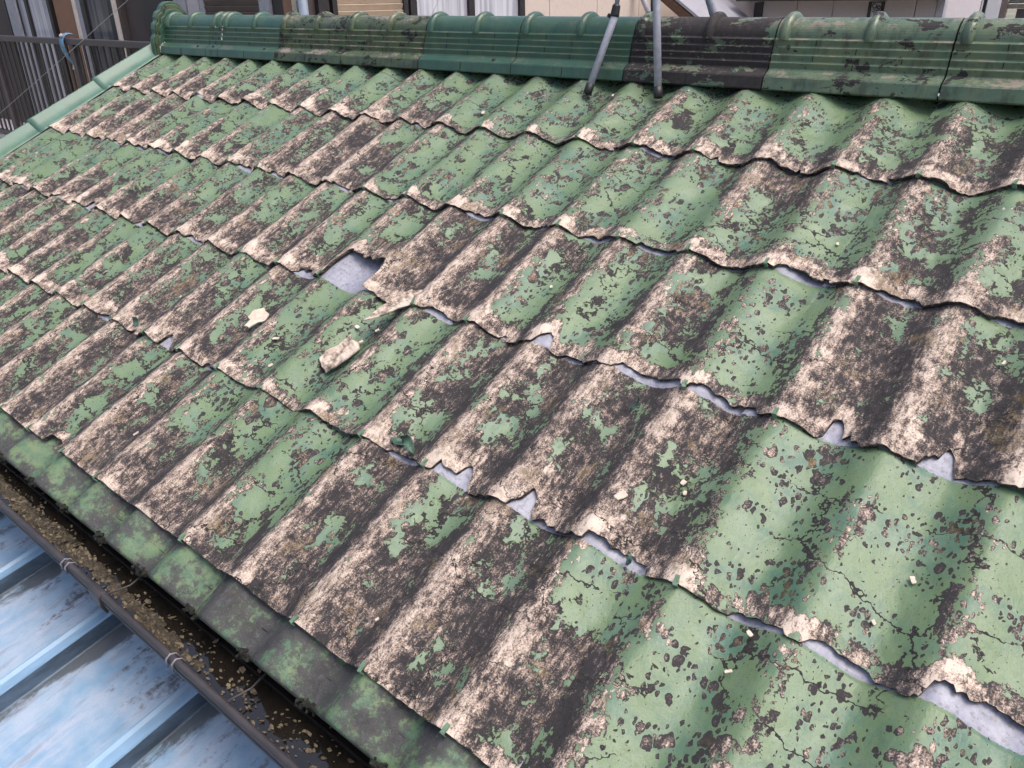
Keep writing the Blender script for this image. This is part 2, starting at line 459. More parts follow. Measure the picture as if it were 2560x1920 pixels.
LAP = 0.19                                   # hidden upper part of a sheet

def edge_retreat(i, k):
    s = i * PW
    e = 0.002 + 0.010 * np.maximum(0, fbm(s * 26, s * 0 + k * 7.3, 5.0, 4) - 0.45) * 2
    e = e + 0.006 * (fbm(s * 48, s * 0 + k * 3.1, 9.0, 4) - 0.45)
    wob = (fbm(s * 46, s * 0 + k, 2.0, 4) - 0.5)
    for (kk, ic, wd, dp) in NOTCH:
        if kk != k: continue
        wd, dp = wd * 0.92, (dp * 0.85 if dp < 0.1 else dp)
        x = (s + wob * (0.022 if dp < 0.045 else 0.045) + (dp >= 0.045) * 0.02 * math.sin(ic * 7) - ic * PW) / (wd / 2)
        sh = np.clip((1 - np.abs(x)) * (wd / 2) / 0.010, 0, 1)
        sh = sh * (0.72 + 0.28 * np.clip(1 - x * x, 0, 1)) if dp < 0.1 else sh
        e = np.maximum(e, sh * (dp * (0.75 + 0.5 * fbm(s * 45, s * 0 + ic, 7.0, 3)) + wob * (0.02 if dp > 0.1 else min(0.03, dp * 0.8))))
    if k == 5: e = np.where(e < 0.02, e * 0.35, e)
    return np.maximum(e, 0.0005)

def make_sheet(i0, k, parent):
    """one corrugated sheet, four waves wide, lower edge at course line k"""
    cols = 4 * 34 + 6
    lap_i = 0.16
    i = np.linspace(0, 4 + lap_i, cols) + i0
    seed = hsh(np.array(i0), np.array(float(k)), 1.0) * 50
    v = np.concatenate([np.linspace(0, 0.62, 34)[:-1], np.linspace(0.62, 1, 30)])        # 0 top .. 1 edge
    er = edge_retreat(i, k)
    dlow = k * EX - er                                                              # per column
    dtop = (k - 1) * EX - LAP if k > 1 else -0.02
    d = dtop + (dlow[None, :] - dtop) * v[:, None]
    I = np.broadcast_to(i[None, :], d.shape).copy()
    # side edge bitten
    jag = 0.05 * fbm(d * 28, d * 0 + i0, 4.0, 4)
    I[:, 0] += jag[:, 0] - 0.02
    s = I * PW
    pr = wave(I)
    tilt = (d - dtop) / (k * EX - dtop)
    h = AMP * (pr - 1) + 0.016 * tilt - 0.004
    fr = (I - i0)
    h += 0.006 * sstep(0.22, 0.0, fr)                     # laps over the neighbour at its left edge
    h -= 0.006 * sstep(4.0 - 0.05, 4.0 + 0.05, fr)
    edd = dlow[None, :] - d
    cov = coverage(I, d / EX, k)
    # swelling, delamination and curl
    n = fbm(s * 9, d * 9, seed, 4) - 0.5
    h += 0.006 * n * 2
    bad = np.clip(1.1 - cov, 0, 1)
    lay = fbm(s * 38, d * 38, seed + 3, 4)
    zone = sstep(0.085, 0.0, edd - 0.05 * (fbm(s * 14, d * 14, seed + 5, 3) - 0.5))
    terr = np.floor(lay * 7) / 7 + 0.35 * (lay * 7 - np.floor(lay * 7)) ** 3 / 7
    h += zone * (0.35 + 0.65 * bad) * 0.026 * (terr - 0.45)
    h += bad * 0.0035 * (fbm(s * 60, d * 60, seed + 8, 3) - 0.5) * 2
    curl = np.clip(fbm(s * 7, s * 0 + k, 3.3, 2) - 0.5, 0, 1) * 2
    h += sstep(0.05, 0.0, edd) * curl * 0.008
    if k == 3:                                             # sheet lifted above the hole
        h += 0.030 * np.exp(-((I - 13.55) / 0.42) ** 4) * sstep(0.14, 0.0, edd)
    hid = (k - 1) * EX - d                                 # >0: under the next course
    gry = sstep(0.003, 0.014, hid) if k > 1 else np.zeros_like(d)
    gry = np.maximum(gry, sstep(4.0 - 0.03, 4.0 + 0.03, fr))
    P = R3(s, d, h)
    rows = len(v)
    rc = np.stack([s + seed * 0.731, d + seed * 0.417, np.zeros_like(s)], -1)
    ed_attr = np.minimum(edd, 0.2) + (0.035 if k == 5 else 0.0)
    tt = I - np.floor(I)
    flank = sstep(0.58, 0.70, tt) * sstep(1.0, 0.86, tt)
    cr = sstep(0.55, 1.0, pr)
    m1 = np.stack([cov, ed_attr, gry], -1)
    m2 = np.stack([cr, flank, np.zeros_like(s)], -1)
    verts = [P.reshape(-1, 3)]; RC = [rc.reshape(-1, 3)]; M1 = [m1.reshape(-1, 3)]; M2 = [m2.reshape(-1, 3)]
    faces = [grid_faces(rows, cols)]
    off = rows * cols
    # broken lower edge, layered, and the underside behind it
    th = 0.0105
    jit = (fbm(i * 40, i * 0 + k, 6.0, 3) - 0.5) * 0.006
    eI = I[-1]; eD = d[-1]; eH = h[-1]
    strip = [R3(eI * PW, eD, eH), R3(eI * PW, eD + jit - 0.001, eH - th * 0.5), R3(eI * PW, eD - 0.002 - np.abs(jit), eH - th), R3(eI * PW, eD - 0.10, h[-1] - th - 0.003)]
    st = np.stack(strip)
    verts.append(st.reshape(-1, 3))
    RC.append(np.stack([np.tile(eI * PW, 4) + 3.7, np.concatenate([eD, eD + 0.004, eD + 0.008, eD + 0.05]), np.zeros(4 * cols)], -1))
    M1.append(np.stack([np.zeros(4 * cols), np.full(4 * cols, 0.05), np.zeros(4 * cols)], -1))
    M2.append(np.stack([np.zeros(4 * cols), np.zeros(4 * cols), np.ones(4 * cols)], -1))
    faces.append(grid_faces(4, cols, off)); off += 4 * cols
    # left edge
    lI = I[:, 0]; lD = d[:, 0]; lH = h[:, 0]
    st = np.stack([R3(lI * PW, lD, lH), R3(lI * PW + 0.001, lD, lH - th)])
    verts.append(st.reshape(-1, 3))
    RC.append(np.stack([np.concatenate([lI * PW, lI * PW + 0.005]), np.tile(lD, 2), np.zeros(2 * rows)], -1))
    M1.append(np.stack([np.zeros(2 * rows), np.full(2 * rows, 0.05), np.zeros(2 * rows)], -1))
    M2.append(np.stack([np.zeros(2 * rows), np.zeros(2 * rows), np.ones(2 * rows)], -1))
    faces.append(grid_faces(2, rows, off)[:, ::-1])
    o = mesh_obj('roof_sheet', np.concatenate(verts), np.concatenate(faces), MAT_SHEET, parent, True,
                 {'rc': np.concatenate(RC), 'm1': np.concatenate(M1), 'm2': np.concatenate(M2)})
    return o

house = empty('house', (3.0, -1.0, 0.0))
tag(house, 'house with peeling green corrugated roof filling the view', 'house')

_parent_inv = house.matrix_world
def part(o):
    """parent to the house keeping the world position"""
    o.parent = house
    o.matrix_parent_inverse = Matrix.Translation((-3.0, 1.0, 0.0))
    return o

# a clip: small folded metal tab that holds the lower edge on a crest
cb = MB()
cb.box((0, 0, 0.003), (0.009, 0.020, 0.002)); cb.box((0, -0.010, -0.003), (0.010, 0.002, 0.014)); cb.box((0.003, 0.003, 0.0045), (0.002, 0.012, 0.003))
CLIP = bpy.data.meshes.new('clip')
CLIP.from_pydata(cb.v, [], cb.f); CLIP.materials.append(MAT_CLIP); CLIP.update()

sheets = {}
for k in range(1, 6):
    for q in range(7):
        i0 = SEAM0 + 4 * q
        o = part(make_sheet(i0, k, None))
        sheets[(k, q)] = o
        for c in range(4):
            ic = math.ceil(i0) + c
            if k == 3 and ic == 14: continue
            if hsh(np.array(ic * 1.0), np.array(k * 1.0), 8.0) < 0.38: continue
            er = float(edge_retreat(np.array([ic * 1.0]), k)[0])
            if er > 0.03: continue
            p = R3(ic * PW + random.uniform(-.006, .006), k * EX - er - 0.004, 0.016)
            cl = bpy.data.objects.new('clip', CLIP); COL.objects.link(cl)
            cl.location = p; cl.rotation_euler = (TH + random.uniform(-.15, .25), random.uniform(-.2, .2), random.uniform(-.25, .25))
            cl.parent = o; cl.matrix_parent_inverse = Matrix.Identity(4)

# eave tiles: the rounded bottom row
def make_eave(i0):
    cols = 4 * 24 + 1
    i = np.linspace(0, 4, cols) + i0
    dl = 5.24 * EX
    d = np.concatenate([np.linspace(4.60 * EX, dl - 0.012, 26), [dl - 0.006, dl - 0.001, dl, dl - 0.001, dl - 0.02]])
    dh = np.concatenate([np.zeros(26), [-0.001, -0.005, -0.013, -0.022, -0.03]])
    I = np.broadcast_to(i[None, :], (len(d), cols)); D = np.broadcast_to(d[:, None], I.shape)
    pr = wave(I)
    h = 0.054 * (pr - 1) - 0.002 + dh[:, None] + 0.004 * (fbm(I * 2.5, D * 10, 3, 3) - 0.5)
    P = R3(I * PW, D, h)
    o = mesh_obj('eave_tile', P.reshape(-1, 3), grid_faces(len(d), cols), MAT_EAVE, None, True)
    return o
for q in range(7):
    o = part(make_eave(SEAM0 + 4 * q))
    m = o.modifiers.new('solid', 'SOLIDIFY'); m.thickness = 0.004; m.offset = -1
    # black moss that hangs from the end of each valley
    for c in range(4):
        ic = math.ceil(SEAM0 + 4 * q) + c + 0.54
        mb = MB()
        p0 = R3(ic * PW, 5.238 * EX, -AMP - 0.012)
        for _ in range(26):
            a = Vector(p0) + Vector((random.gauss(0, .014), random.gauss(0, .004), random.gauss(-.002, .005)))
            r = Matrix.Rotation(random.uniform(0, 3), 3, Vector((random.random(), random.random(), random.random())).normalized())
            mb.box(a, (random.uniform(.004, .012), random.uniform(.004, .010), random.uniform(.003, .008)), r)
        g_ = mb.build('moss_tuft', MAT_GUNK)
        g_.parent = o; g_.matrix_parent_inverse = Matrix.Identity(4)

# verge trims at the left edge, one per course
def verge(j0, j1):
    sec = [(-0.22, -0.006), (-0.30, -0.002), (-0.36, 0.004), (-0.43, 0.016), (-0.50, 0.034), (-0.545, 0.048), (-0.565, 0.052), (-0.585, 0.048), (-0.595, 0.035), (-0.595, -0.03), (-0.595, -0.09)]
    ii = np.array([a for a, _ in sec]); hh = np.array([b for _, b in sec])
    dd = np.linspace(j0, j1, 14) * EX
    t = np.linspace(0, 1, 14)
    I = np.broadcast_to(ii[None, :], (14, len(ii))) - 0.03 * t[:, None] * (ii[None, :] < -0.3)
    H = hh[None, :] + 0.010 * t[:, None] * np.clip((-ii[None, :] - 0.22) / 0.2, 0, 1) + 0.002
    P = R3(I * PW, np.broadcast_to(dd[:, None], I.shape), H)
    o = mesh_obj('verge_trim', P.reshape(-1, 3), grid_faces(14, len(ii))[:, ::-1], MAT_VERGE, None, True)
    m = o.modifiers.new('solid', 'SOLIDIFY'); m.thickness = 0.003; m.offset = -1
    return part(o)
for j0, j1 in ((-0.05, 1.08), (0.98, 2.10), (2.0, 3.11), (3.0, 4.12), (4.0, 5.26)):
    verge(j0, j1)

# ridge tiles ---------------------------------------------------------------
RM = {'clean': mat_ridge('glazed_ridge_green', 1.15, (0.030, 0.080, 0.056), grime=0.25),
      'mossy': mat_ridge('mossy_ridge_green', 0.63, (0.050, 0.082, 0.042), grime=0.95),
      'bare': mat_ridge('stripped_ridge', 0.43, (0.052, 0.098, 0.060), dark=1.0, grime=0.3),
      'worn': mat_ridge('worn_ridge_green', 0.63, (0.072, 0.118, 0.074), drops=0.3, grime=0.7)}
RCY = 0.075
SEC = [(-0.030, -0.030), (-0.055, -0.025), (-0.0565, -0.021), (-0.0495, 0.013), (-0.046, 0.0175), (-0.021, 0.0315), (-0.016, 0.036)]
zz = 0.036
for n_ in range(4):                                    # four stepped courses pressed into the side
    y = -0.016 + 0.0062 * n_
    SEC += [(y + 0.0012, zz + 0.003), (y + 0.0002, zz + 0.0190), (y + 0.0012, zz + 0.0205), (y + 0.0058, zz + 0.0222)]
    zz += 0.0225
SEC += [(0.0105, 0.1275), (0.0115, 0.1290)]
for a in np.linspace(0.06, math.pi / 2, 12):
    SEC.append((RCY - 0.0635 * math.cos(a), 0.1265 + 0.061 * math.sin(a)))
SEC = SEC + [(2 * RCY - y, z) for (y, z) in SEC[::-1][1:]]
_m = MB(); _m.box((0, 0, 0), (0.0026, 0.0016, 0.0165))
SCORE = bpy.data.meshes.new('score_line'); SCORE.from_pydata(_m.v, [], _m.f); SCORE.materials.append(MAT_GUNK); SCORE.update()

def make_ridge(x0, x1, matk, label=None, short=False):
    n = max(3, int((x1 - x0) / 0.03))
    xs = np.linspace(x0 + 0.0025, x1 - 0.0025, n)
    y = np.array([a for a, _ in SEC]); z = np.array([b for _, b in SEC])
    X = np.broadcast_to(xs[:, None], (n, len(y)))
    wob = 0.0012 * (fbm(X * 9, y[None, :] * 30 + z[None, :] * 30, 2.0, 3) - 0.5)
    P = np.stack([X, np.broadcast_to(y[None, :], X.shape) + wob, np.broadcast_to(z[None, :], X.shape) + wob + Z0], -1)
    sh = mesh_obj('ridge_tile', P.reshape(-1, 3), grid_faces(n, len(y)), RM[matk], None, False)
    part(sh)
    ends = MB(); polyp = [(a, b + Z0) for a, b in SEC]
    m = sh.modifiers.new('solid', 'SOLIDIFY'); m.thickness = 0.006; m.offset = -1
    b = sh.modifiers.new('bevel', 'BEVEL'); b.width = 0.0012; b.segments = 1; b.limit_method = 'ANGLE'; b.angle_limit = math.radians(28)
    L_ = x1 - x0
    cs = [x0 + 0.03, x0 + 0.03 + L_ * 0.5] if not short else [x0 + 0.03, x0 + 0.105]
    for cx in cs:                                       # raised collars over the roll
        na = 22; sec = []
        for a in np.linspace(-0.05, math.pi + 0.05, na):
            for (dx, dr) in ((-0.017, 0.0), (-0.015, 0.010), (-0.008, 0.0165), (0.0, 0.018), (0.008, 0.0165), (0.015, 0.010), (0.017, 0.0)):
                r = 0.0625 + dr
                sec.append((cx + dx, RCY - r * math.cos(a), 0.1265 + r * 0.975 * math.sin(a) + Z0))
        c_ = mesh_obj('collar', np.array(sec), grid_faces(na, 7), RM[matk], None, True)
        c_.parent = sh; c_.matrix_parent_inverse = Matrix.Identity(4)
    # brick joints scored into the side courses
    for n_ in range(4):
        for f in ((0.26, 0.76) if n_ % 2 else (0.5, 1.01)):
            xx = x0 + f * L_
            if xx > x1 - 0.02: continue
            j_ = bpy.data.objects.new('score_line', SCORE); COL.objects.link(j_)
            j_.location = (xx, -0.0156 + 0.0062 * n_, 0.036 + 0.0225 * n_ + 0.012 + Z0)
            j_.parent = sh; j_.matrix_parent_inverse = Matrix.Identity(4)
    j_ = bpy.data.objects.new('score_line', SCORE); COL.objects.link(j_)
    j_.location = (x0 + 0.48 * L_, -0.0535, -0.004 + Z0); j_.scale = (1, 1, 2.0); j_.rotation_euler = (-0.2, 0, 0)
    j_.parent = sh; j_.matrix_parent_inverse = Matrix.Identity(4)
    sc_ = MB()
    sx = x0 + (0.80 if not short else 0.5) * L_
    ax = Vector((0, -0.5, 0.87))
    c0 = Vector((sx, -0.033, 0.0245 + Z0))
    sc_.tube([c0, c0 + ax * 0.0025], 0.0085, 14); sc_.tube([c0 + ax * 0.0025, c0 + ax * 0.007], [0.0052, 0.004], 6)
    s_ = sc_.build('screw', MAT_CLIP if matk != 'clean' else MAT_GUTTER, None, False)
    s_.parent = sh; s_.matrix_parent_inverse = Matrix.Identity(4)
    return sh

seg = 2.43 * PW
x14 = 14.789 * PW
bounds = [x14 + seg * n for n in range(-5, 6)]
kinds = ['clean', 'mossy', 'mossy', 'clean', 'clean', 'bare', 'worn', 'worn', 'worn', 'mossy']
for b0, b1, kd in zip(bounds[:-1], bounds[1:], kinds):
    make_ridge(b0, b1, kd)
XS = bounds[0]
make_ridge(XS - 0.125, XS, 'clean', short=True)
XE = XS - 0.125 - 0.50
make_ridge(XE, XS - 0.125, 'clean')

# ornamental ridge end plate with scalloped outline
def scallop(scale=1.0, zoff=0.0):
    half = [(0.0, 0.262), (0.035, 0.258), (0.062, 0.240), (0.078, 0.214), (0.100, 0.203), (0.112, 0.178), (0.112, 0.158), (0.130, 0.140), (0.137, 0.112), (0.134, 0.085), (0.150, 0.066), (0.156, 0.030), (0.154, -0.02), (0.160, -0.09)]
    h2 = []
    for (a, b), (c, d) in zip(half[:-1], half[1:]):
        for t in (0, .5): h2.append((a + (c - a) * t, b + (d - b) * t))
    h2.append(half[-1])
    pts = [(RCY - a * scale, (b - 0.05) * scale + 0.05 + Z0 + zoff) for a, b in h2] 
    pts2 = [(RCY + a * scale, (b - 0.05) * scale + 0.05 + Z0 + zoff) for a, b in h2[::-1][:-1]]
    return pts + pts2
mb = MB(); mb.prism(scallop(1.0), (XE - 0.050, XE - 0.014))
re_ = part(mb.build('ridge_end', RM['clean'], None, False, 0.006))
for sc_, x0_, x1_ in ((0.92, XE - 0.016, XE - 0.006), (0.80, XE - 0.009, XE + 0.003)):
    mb = MB(); mb.prism(scallop(sc_), (x0_, x1_))
    q_ = mb.build('moulding', RM['mossy'] if sc_ > .9 else RM['clean'], None, False, 0.004)
    q_.parent = re_; q_.matrix_parent_inverse = Matrix.Identity(4)
# sealant smears at the ridge end and the short insert
mb = MB()
for a in np.linspace(0.25, 2.0, 26):
    r = 0.066
    mb.box((XE + 0.004, RCY - r * math.cos(a), 0.1265 + r * math.sin(a) + Z0), (0.006, random.uniform(.004, .010), random.uniform(.006, .012)), Matrix.Rotation(-a, 3, 'X'))
for zz_ in np.linspace(-0.02, 0.035, 9):
    mb.box((XE + 0.005, -0.052 + random.uniform(-.002, .002) + max(0, zz_ - .015) * 1.6, zz_ + Z0), (0.005, 0.004, random.uniform(.005, .009)))
for zz_ in np.linspace(0.05, 0.13, 14):
    if random.random() < .75:
        mb.box((XS + 0.001, -0.020 + (zz_ - 0.036) * 0.29, zz_ + Z0), (random.uniform(.003, .006), 0.004, random.uniform(.004, .009)))
for _ in range(10):
    mb.box((XS - 0.095 + random.uniform(-.02, .02), 0.008 + random.uniform(0, .003), 0.1275 + Z0 + random.uniform(-.003, .002)), (0.008, 0.004, 0.005))
q_ = mb.build('sealant', MAT_WHITE, None, True)
q_.parent = re_; q_.matrix_parent_inverse = Matrix.Identity(4)

# far slope of the roof, and the walls below
cols, rows = 28 * 8, 10
I = np.broadcast_to(np.linspace(SEAM0, SEAM0 + 28, cols)[None, :], (rows, cols)); D = np.broadcast_to(np.linspace(0, 2.3, rows)[:, None], I.shape)
P = R3(I * PW, D, AMP * (wave(I) - 1)); P[..., 1] = 2 * RCY - P[..., 1]
part(mesh_obj('far_roof_slope', P.reshape(-1, 3), grid_faces(rows, cols)[:, ::-1], MAT_EAVE, None, True))
MAT_WALL = plain('house_mortar_wall', (0.42, 0.39, 0.34), 0.85, 0.1, 12)
mb = MB(); mb.span((-0.02, -1.95, 0.0), (6.1, 2.05, Z0 - 1.12)); part(mb.build('wall', MAT_WALL))
mb = MB(); mb.span((-0.08, -2.028, Z0 - 1.16), (6.15, -1.99, Z0 - 1.03)); part(mb.build('fascia', MAT_GUTTER))

# gutter ----------------------------------------------------------------------
GX0, GX1 = -0.12, 6.2
sec = [(-2.032, -0.985), (-2.034, -1.06), (-2.045, -1.092), (-2.07, -1.105), (-2.12, -1.106), (-2.155, -1.098), (-2.172, -1.075), (-2.176, -1.032),
       (-2.180, -1.027), (-2.187, -1.0255), (-2.193, -1.029), (-2.1945, -1.036), (-2.189, -1.040), (-2.184, -1.0385), (-2.1835, -1.048), (-2.192, -1.050), (-2.1925, -1.056), (-2.184, -1.058), (-2.180, -1.085), (-2.160, -1.105), (-2.12, -1.114), (-2.06, -1.113), (-2.037, -1.098)]
xs = np.linspace(GX0, GX1, 60)
y = np.array([a for a, _ in sec]); z = np.array([b for _, b in sec])
X = np.broadcast_to(xs[:, None], (60, len(y)))
sag = 0.002 * np.sin(xs * 2.3)[:, None]
P = np.stack([X, np.broadcast_to(y[None, :], X.shape), np.broadcast_to(z[None, :], X.shape) + sag + Z0], -1)
gut = part(mesh_obj('gutter', P.reshape(-1, 3), grid_faces(60, len(y))[:, ::-1], MAT_GUTTER, None, True))
def gpart(o):
    o.parent = gut; o.matrix_parent_inverse = Matrix.Identity(4); return o
for gx in (2.05, 2.98, 3.50, 4.42):
    mb = MB()
    for q_ in (0, .024):                                  # pair of wire clips over the rim
        mb.tube([(gx + q_, -2.168, Z0 - 1.045), (gx + q_, -2.174, Z0 - 1.028), (gx + q_, -2.187, Z0 - 1.0215), (gx + q_, -2.198, Z0 - 1.028), (gx + q_, -2.198, Z0 - 1.050)], 0.0022, 8)
    gpart(mb.build('rim_clip', MAT_DRIP, None, True))
    mb = MB(); mb.tube([(gx + .2, -2.03, Z0 - 1.02), (gx + .2, -2.12, Z0 - 1.045), (gx + .2, -2.175, Z0 - 1.035)], 0.0025, 8)
    gpart(mb.build('bracket', MAT_GUTTER, None, True))
mb = MB(); mb.prism([(-2.176, -1.0255 + Z0), (-2.188, -1.0215 + Z0), (-2.198, -1.027 + Z0), (-2.199, -1.06 + Z0), (-2.190, -1.085 + Z0), (-2.184, -1.085 + Z0), (-2.180, -1.03 + Z0)], (3.13, 3.185))
gpart(mb.build('joint_sleeve', MAT_GUTTER, None, False, 0.002))
mb = MB(); mb.prism([(-2.02, -1.024 + Z0), (-2.068, -1.040 + Z0), (-2.070, -1.056 + Z0), (-2.067, -1.056 + Z0), (-2.065, -1.044 + Z0), (-2.02, -1.028 + Z0)], (GX0, GX1))
part(mb.build('drip_edge', MAT_DRIP, None, False))

# water standing in the gutter
g = NG('gutter_water'); n1 = g.noise(g.geo(), 30, 3, 0.5)
gw = g.out((0.012, 0.010, 0.008), 0.03, g.bump(n1, 0.0012, 0.4), 0.0, 0.8)
wat = mesh_obj('gutter_water', [(GX0, -2.177, Z0 - 1.068), (GX1, -2.177, Z0 - 1.068), (GX1, -2.036, Z0 - 1.068), (GX0, -2.036, Z0 - 1.068)], [(0, 1, 2, 3)], gw)
tag(wat, kind='structure')
# silt and flakes washed into it
g = NG('gutter_silt'); v = g.geo(); n1 = g.noise(v, 160, 6, 0.75); n2 = g.noise(v, 30, 4, 0.6); vo = g.vor(v, 130)
c = g.ramp(g.add(n1, g.mul(g.sub(n2, .5), .5)), [(0.35, (0.010, 0.009, 0.006)), (0.55, (0.060, 0.045, 0.025)), (0.68, (0.20, 0.15, 0.09)), (0.8, (0.34, 0.28, 0.20))])
c = g.mix(g.mul(g.ss(n2, .55, .7), .5), c, (0.045, 0.045, 0.012))
ms = g.out(c, 0.75, g.bump(g.add(n1, g.mul(vo[0], .7)), 0.006, 1.0))
MAT_FLK = plain('tan_flakes', (0.11, 0.085, 0.052), .8, .6, 90, dirt=(.015, .013, .008), dirta=.85)
cols, rows = 620, 16
X = np.broadcast_to(np.linspace(GX0 + .01, GX1 - .01, cols)[None, :], (rows, cols)); Y = np.broadcast_to(np.linspace(-2.174, -2.05, rows)[:, None], X.shape)
t = (Y + 2.174) / 0.124
hump = 0.020 * (fbm(X * 6, Y * 18, 1.0, 4) - 0.42) + 0.010 * (fbm(X * 60, Y * 60, 2.0, 3) - 0.5) + 0.012 * np.exp(-((t - 0.30) / 0.28) ** 2) - 0.018 * sstep(0.40, 0.85, t) - 0.012 * sstep(3.35, 3.8, X) - 0.006
Zs = Z0 - 1.070 + hump
vv = [np.stack([X, Y, Zs], -1).reshape(-1, 3)]; ff = [grid_faces(rows, cols)[:, ::-1].tolist()]
so = mesh_obj('gutter_silt', vv[0], np.array(ff[0]), ms, None, True)
verts = []; faces = []
for _ in range(1100):
    fx = random.uniform(1.6, 4.9); fy = -2.165 + abs(random.gauss(0.03, 0.025)); 
    ci = min(cols - 1, int((fx - GX0) / (GX1 - GX0) * cols)); ri = min(rows - 1, max(0, int((fy + 2.174) / 0.124 * rows)))
    fz = max(Zs[ri, ci], Z0 - 1.068) + 0.002; r = random.uniform(0.0015, 0.005) * (1.9 if random.random() < .08 else 1)
    n = len(verts); m_ = random.randint(4, 6); a0 = random.random() * 6
    tx, ty = random.gauss(0, .35), random.gauss(0, .35)
    for q in range(m_):
        a = a0 + 2 * math.pi * q / m_; rr = r * random.uniform(.6, 1.2)
        dx, dy = rr * math.cos(a) * 1.5, rr * math.sin(a)
        verts.append((fx + dx, fy + dy, fz + dx * tx + dy * ty))
    faces.append([n + q for q in range(m_)])
fo = mesh_obj('gutter_flakes', verts, faces, MAT_FLK, None, False)
tag(fo, 'tan flakes and chips scattered over the gutter silt', 'flakes', kind='stuff')
tag(so, 'dark brown silt lying in the gutter water', 'silt', kind='stuff')
# a few larger leaf-like flakes in the gutter

# ------------------------------------------------------------------ blue metal roof below the gutter
def mat_blue():
    g = NG('faded_blue_roof_paint')
    v = g.geo()
    n1 = g.noise(v, 7, 5, 0.6); n2 = g.noise(v, 50, 6, 0.7); n3 = g.noise(g.mapv(v, scale=(1, 0.18, 1)), 22, 6, 0.65)
    n4 = g.noise(v, 320, 2, 0.6)
    c = g.mix(g.ss(n1, 0.32, 0.68), (0.17, 0.30, 0.43), (0.33, 0.40, 0.49))
    c = g.mix(g.mul(g.ss(n3, 0.48, 0.68), 0.7), c, (0.40, 0.42, 0.49))
    c = g.mix(g.mul(g.ss(g.noise(g.mapv(v, scale=(1, 0.12, 1)), 34, 5, 0.7), 0.52, 0.66), 0.5), c, (0.20, 0.215, 0.25))
    # black algae creeping down from the upper edge and beside the ribs
    up = g.ss(g.sep(v)[1], -2.34, -2.12)
    rx = g.m_('FRACT', g.m_('DIVIDE', g.sub(g.sep(v)[0], 2.916 + 0.0565), 0.4385))
    foot = g.ss(g.add(rx, g.mul(g.sub(n2, .5), .14)), 0.20, 0.02)
    al = g.ss(g.add(g.add(n3, g.add(g.mul(up, 0.16), g.mul(foot, 0.30))), g.mul(g.sub(n2, .5), .5)), 0.66, 0.82)
    c = g.mix(g.mul(al, 0.85), c, (0.045, 0.050, 0.052))
    c = g.mix(g.mul(g.ss(n4, 0.66, 0.74), 0.5), c, (0.05, 0.06, 0.07))
    # scratches
    for rot, sc in ((0.5, 1), (-0.8, 1.3), (1.3, 0.8)):
        s1 = g.noise(g.mapv(v, scale=(230 * sc, 11 * sc, 40), rot=(0, 0, rot)), 1.0, 3, 0.5)
        c = g.mix(g.mul(g.ss(s1, 0.68, 0.73), g.mul(g.ss(n1, .42, .6), 0.45)), c, (0.16, 0.12, 0.14))
    return g.out(c, g.mad(n2, 0.3, 0.28), g.bump(g.add(n2, n4), 0.0008, 0.5), 0.0, 0.5)
MAT_BLUE = mat_blue()
MAT_RIB = plain('blue_rib_paint', (0.19, 0.31, 0.44), 0.35, 0.16, 16, 0.0004, dirt=(0.20, 0.15, 0.13), dirta=0.30, stretch=(1, .3, 1))
MAT_RIBS = plain('shaded_grimy_rib_side', (0.070, 0.105, 0.150), 0.55, 0.3, 40, 0.0008, dirt=(0.02, 0.025, 0.03), dirta=0.7, stretch=(1, .3, 1))  # shade of the ribs' right wall put into the colour, with algae grime
BP = math.radians(10)
def B3(x, y, h):
    """blue roof: height above the rib tops' plane"""
    return (x, y - h * math.sin(BP), -1.300 + (y + 2.35) * math.tan(BP) + h * math.cos(BP) + Z0)
blue = empty('lower_roof', (3.0, -2.6, Z0 - 1.4))
tag(blue, 'faded blue metal roof with raised ribs below the gutter', 'metal roof')
def bpart(o):
    o.parent = blue; o.matrix_parent_inverse = Matrix.Translation((-3.0, 2.6, -(Z0 - 1.4))); return o
YB0, YB1 = -4.2, -2.0
ribx = [2.916 + 0.4385 * n for n in range(-7, 8)]
for a in ribx:
    cs = [(-0.004, -0.052), (-0.001, -0.045), (0.001, -0.004), (0.003, 0.0), (0.008, 0.0), (0.011, -0.003), (0.016, -0.008), (0.043, -0.008), (0.047, -0.003), (0.049, 0.0), (0.054, 0.0), (0.0555, -0.004), (0.0565, -0.046), (0.060, -0.052)]
    ys = np.linspace(YB0, YB1, 24)
    P = np.array([[B3(a + cx, yy, ch) for (cx, ch) in cs] for yy in ys])
    o = mesh_obj('rib', P.reshape(-1, 3), grid_faces(24, len(cs))[:, ::-1], MAT_RIB, None, False)
    bpart(o)
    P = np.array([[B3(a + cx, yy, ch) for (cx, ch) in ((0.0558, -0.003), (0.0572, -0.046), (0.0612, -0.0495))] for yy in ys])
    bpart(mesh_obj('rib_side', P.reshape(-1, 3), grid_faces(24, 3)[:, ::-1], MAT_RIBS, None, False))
    yy = np.linspace(YB0, YB1, 30); xx = np.linspace(a + 0.056, a + 0.4385, 16)
    P = np.array([[B3(x_, y_, -0.050 + 0.003 * (fbm(x_ * 6, y_ * 4, 3, 3) - .5)) for x_ in xx] for y_ in yy])
    bpart(mesh_obj('panel', P.reshape(-1, 3), grid_faces(30, 16)[:, ::-1], MAT_BLUE, None, True))

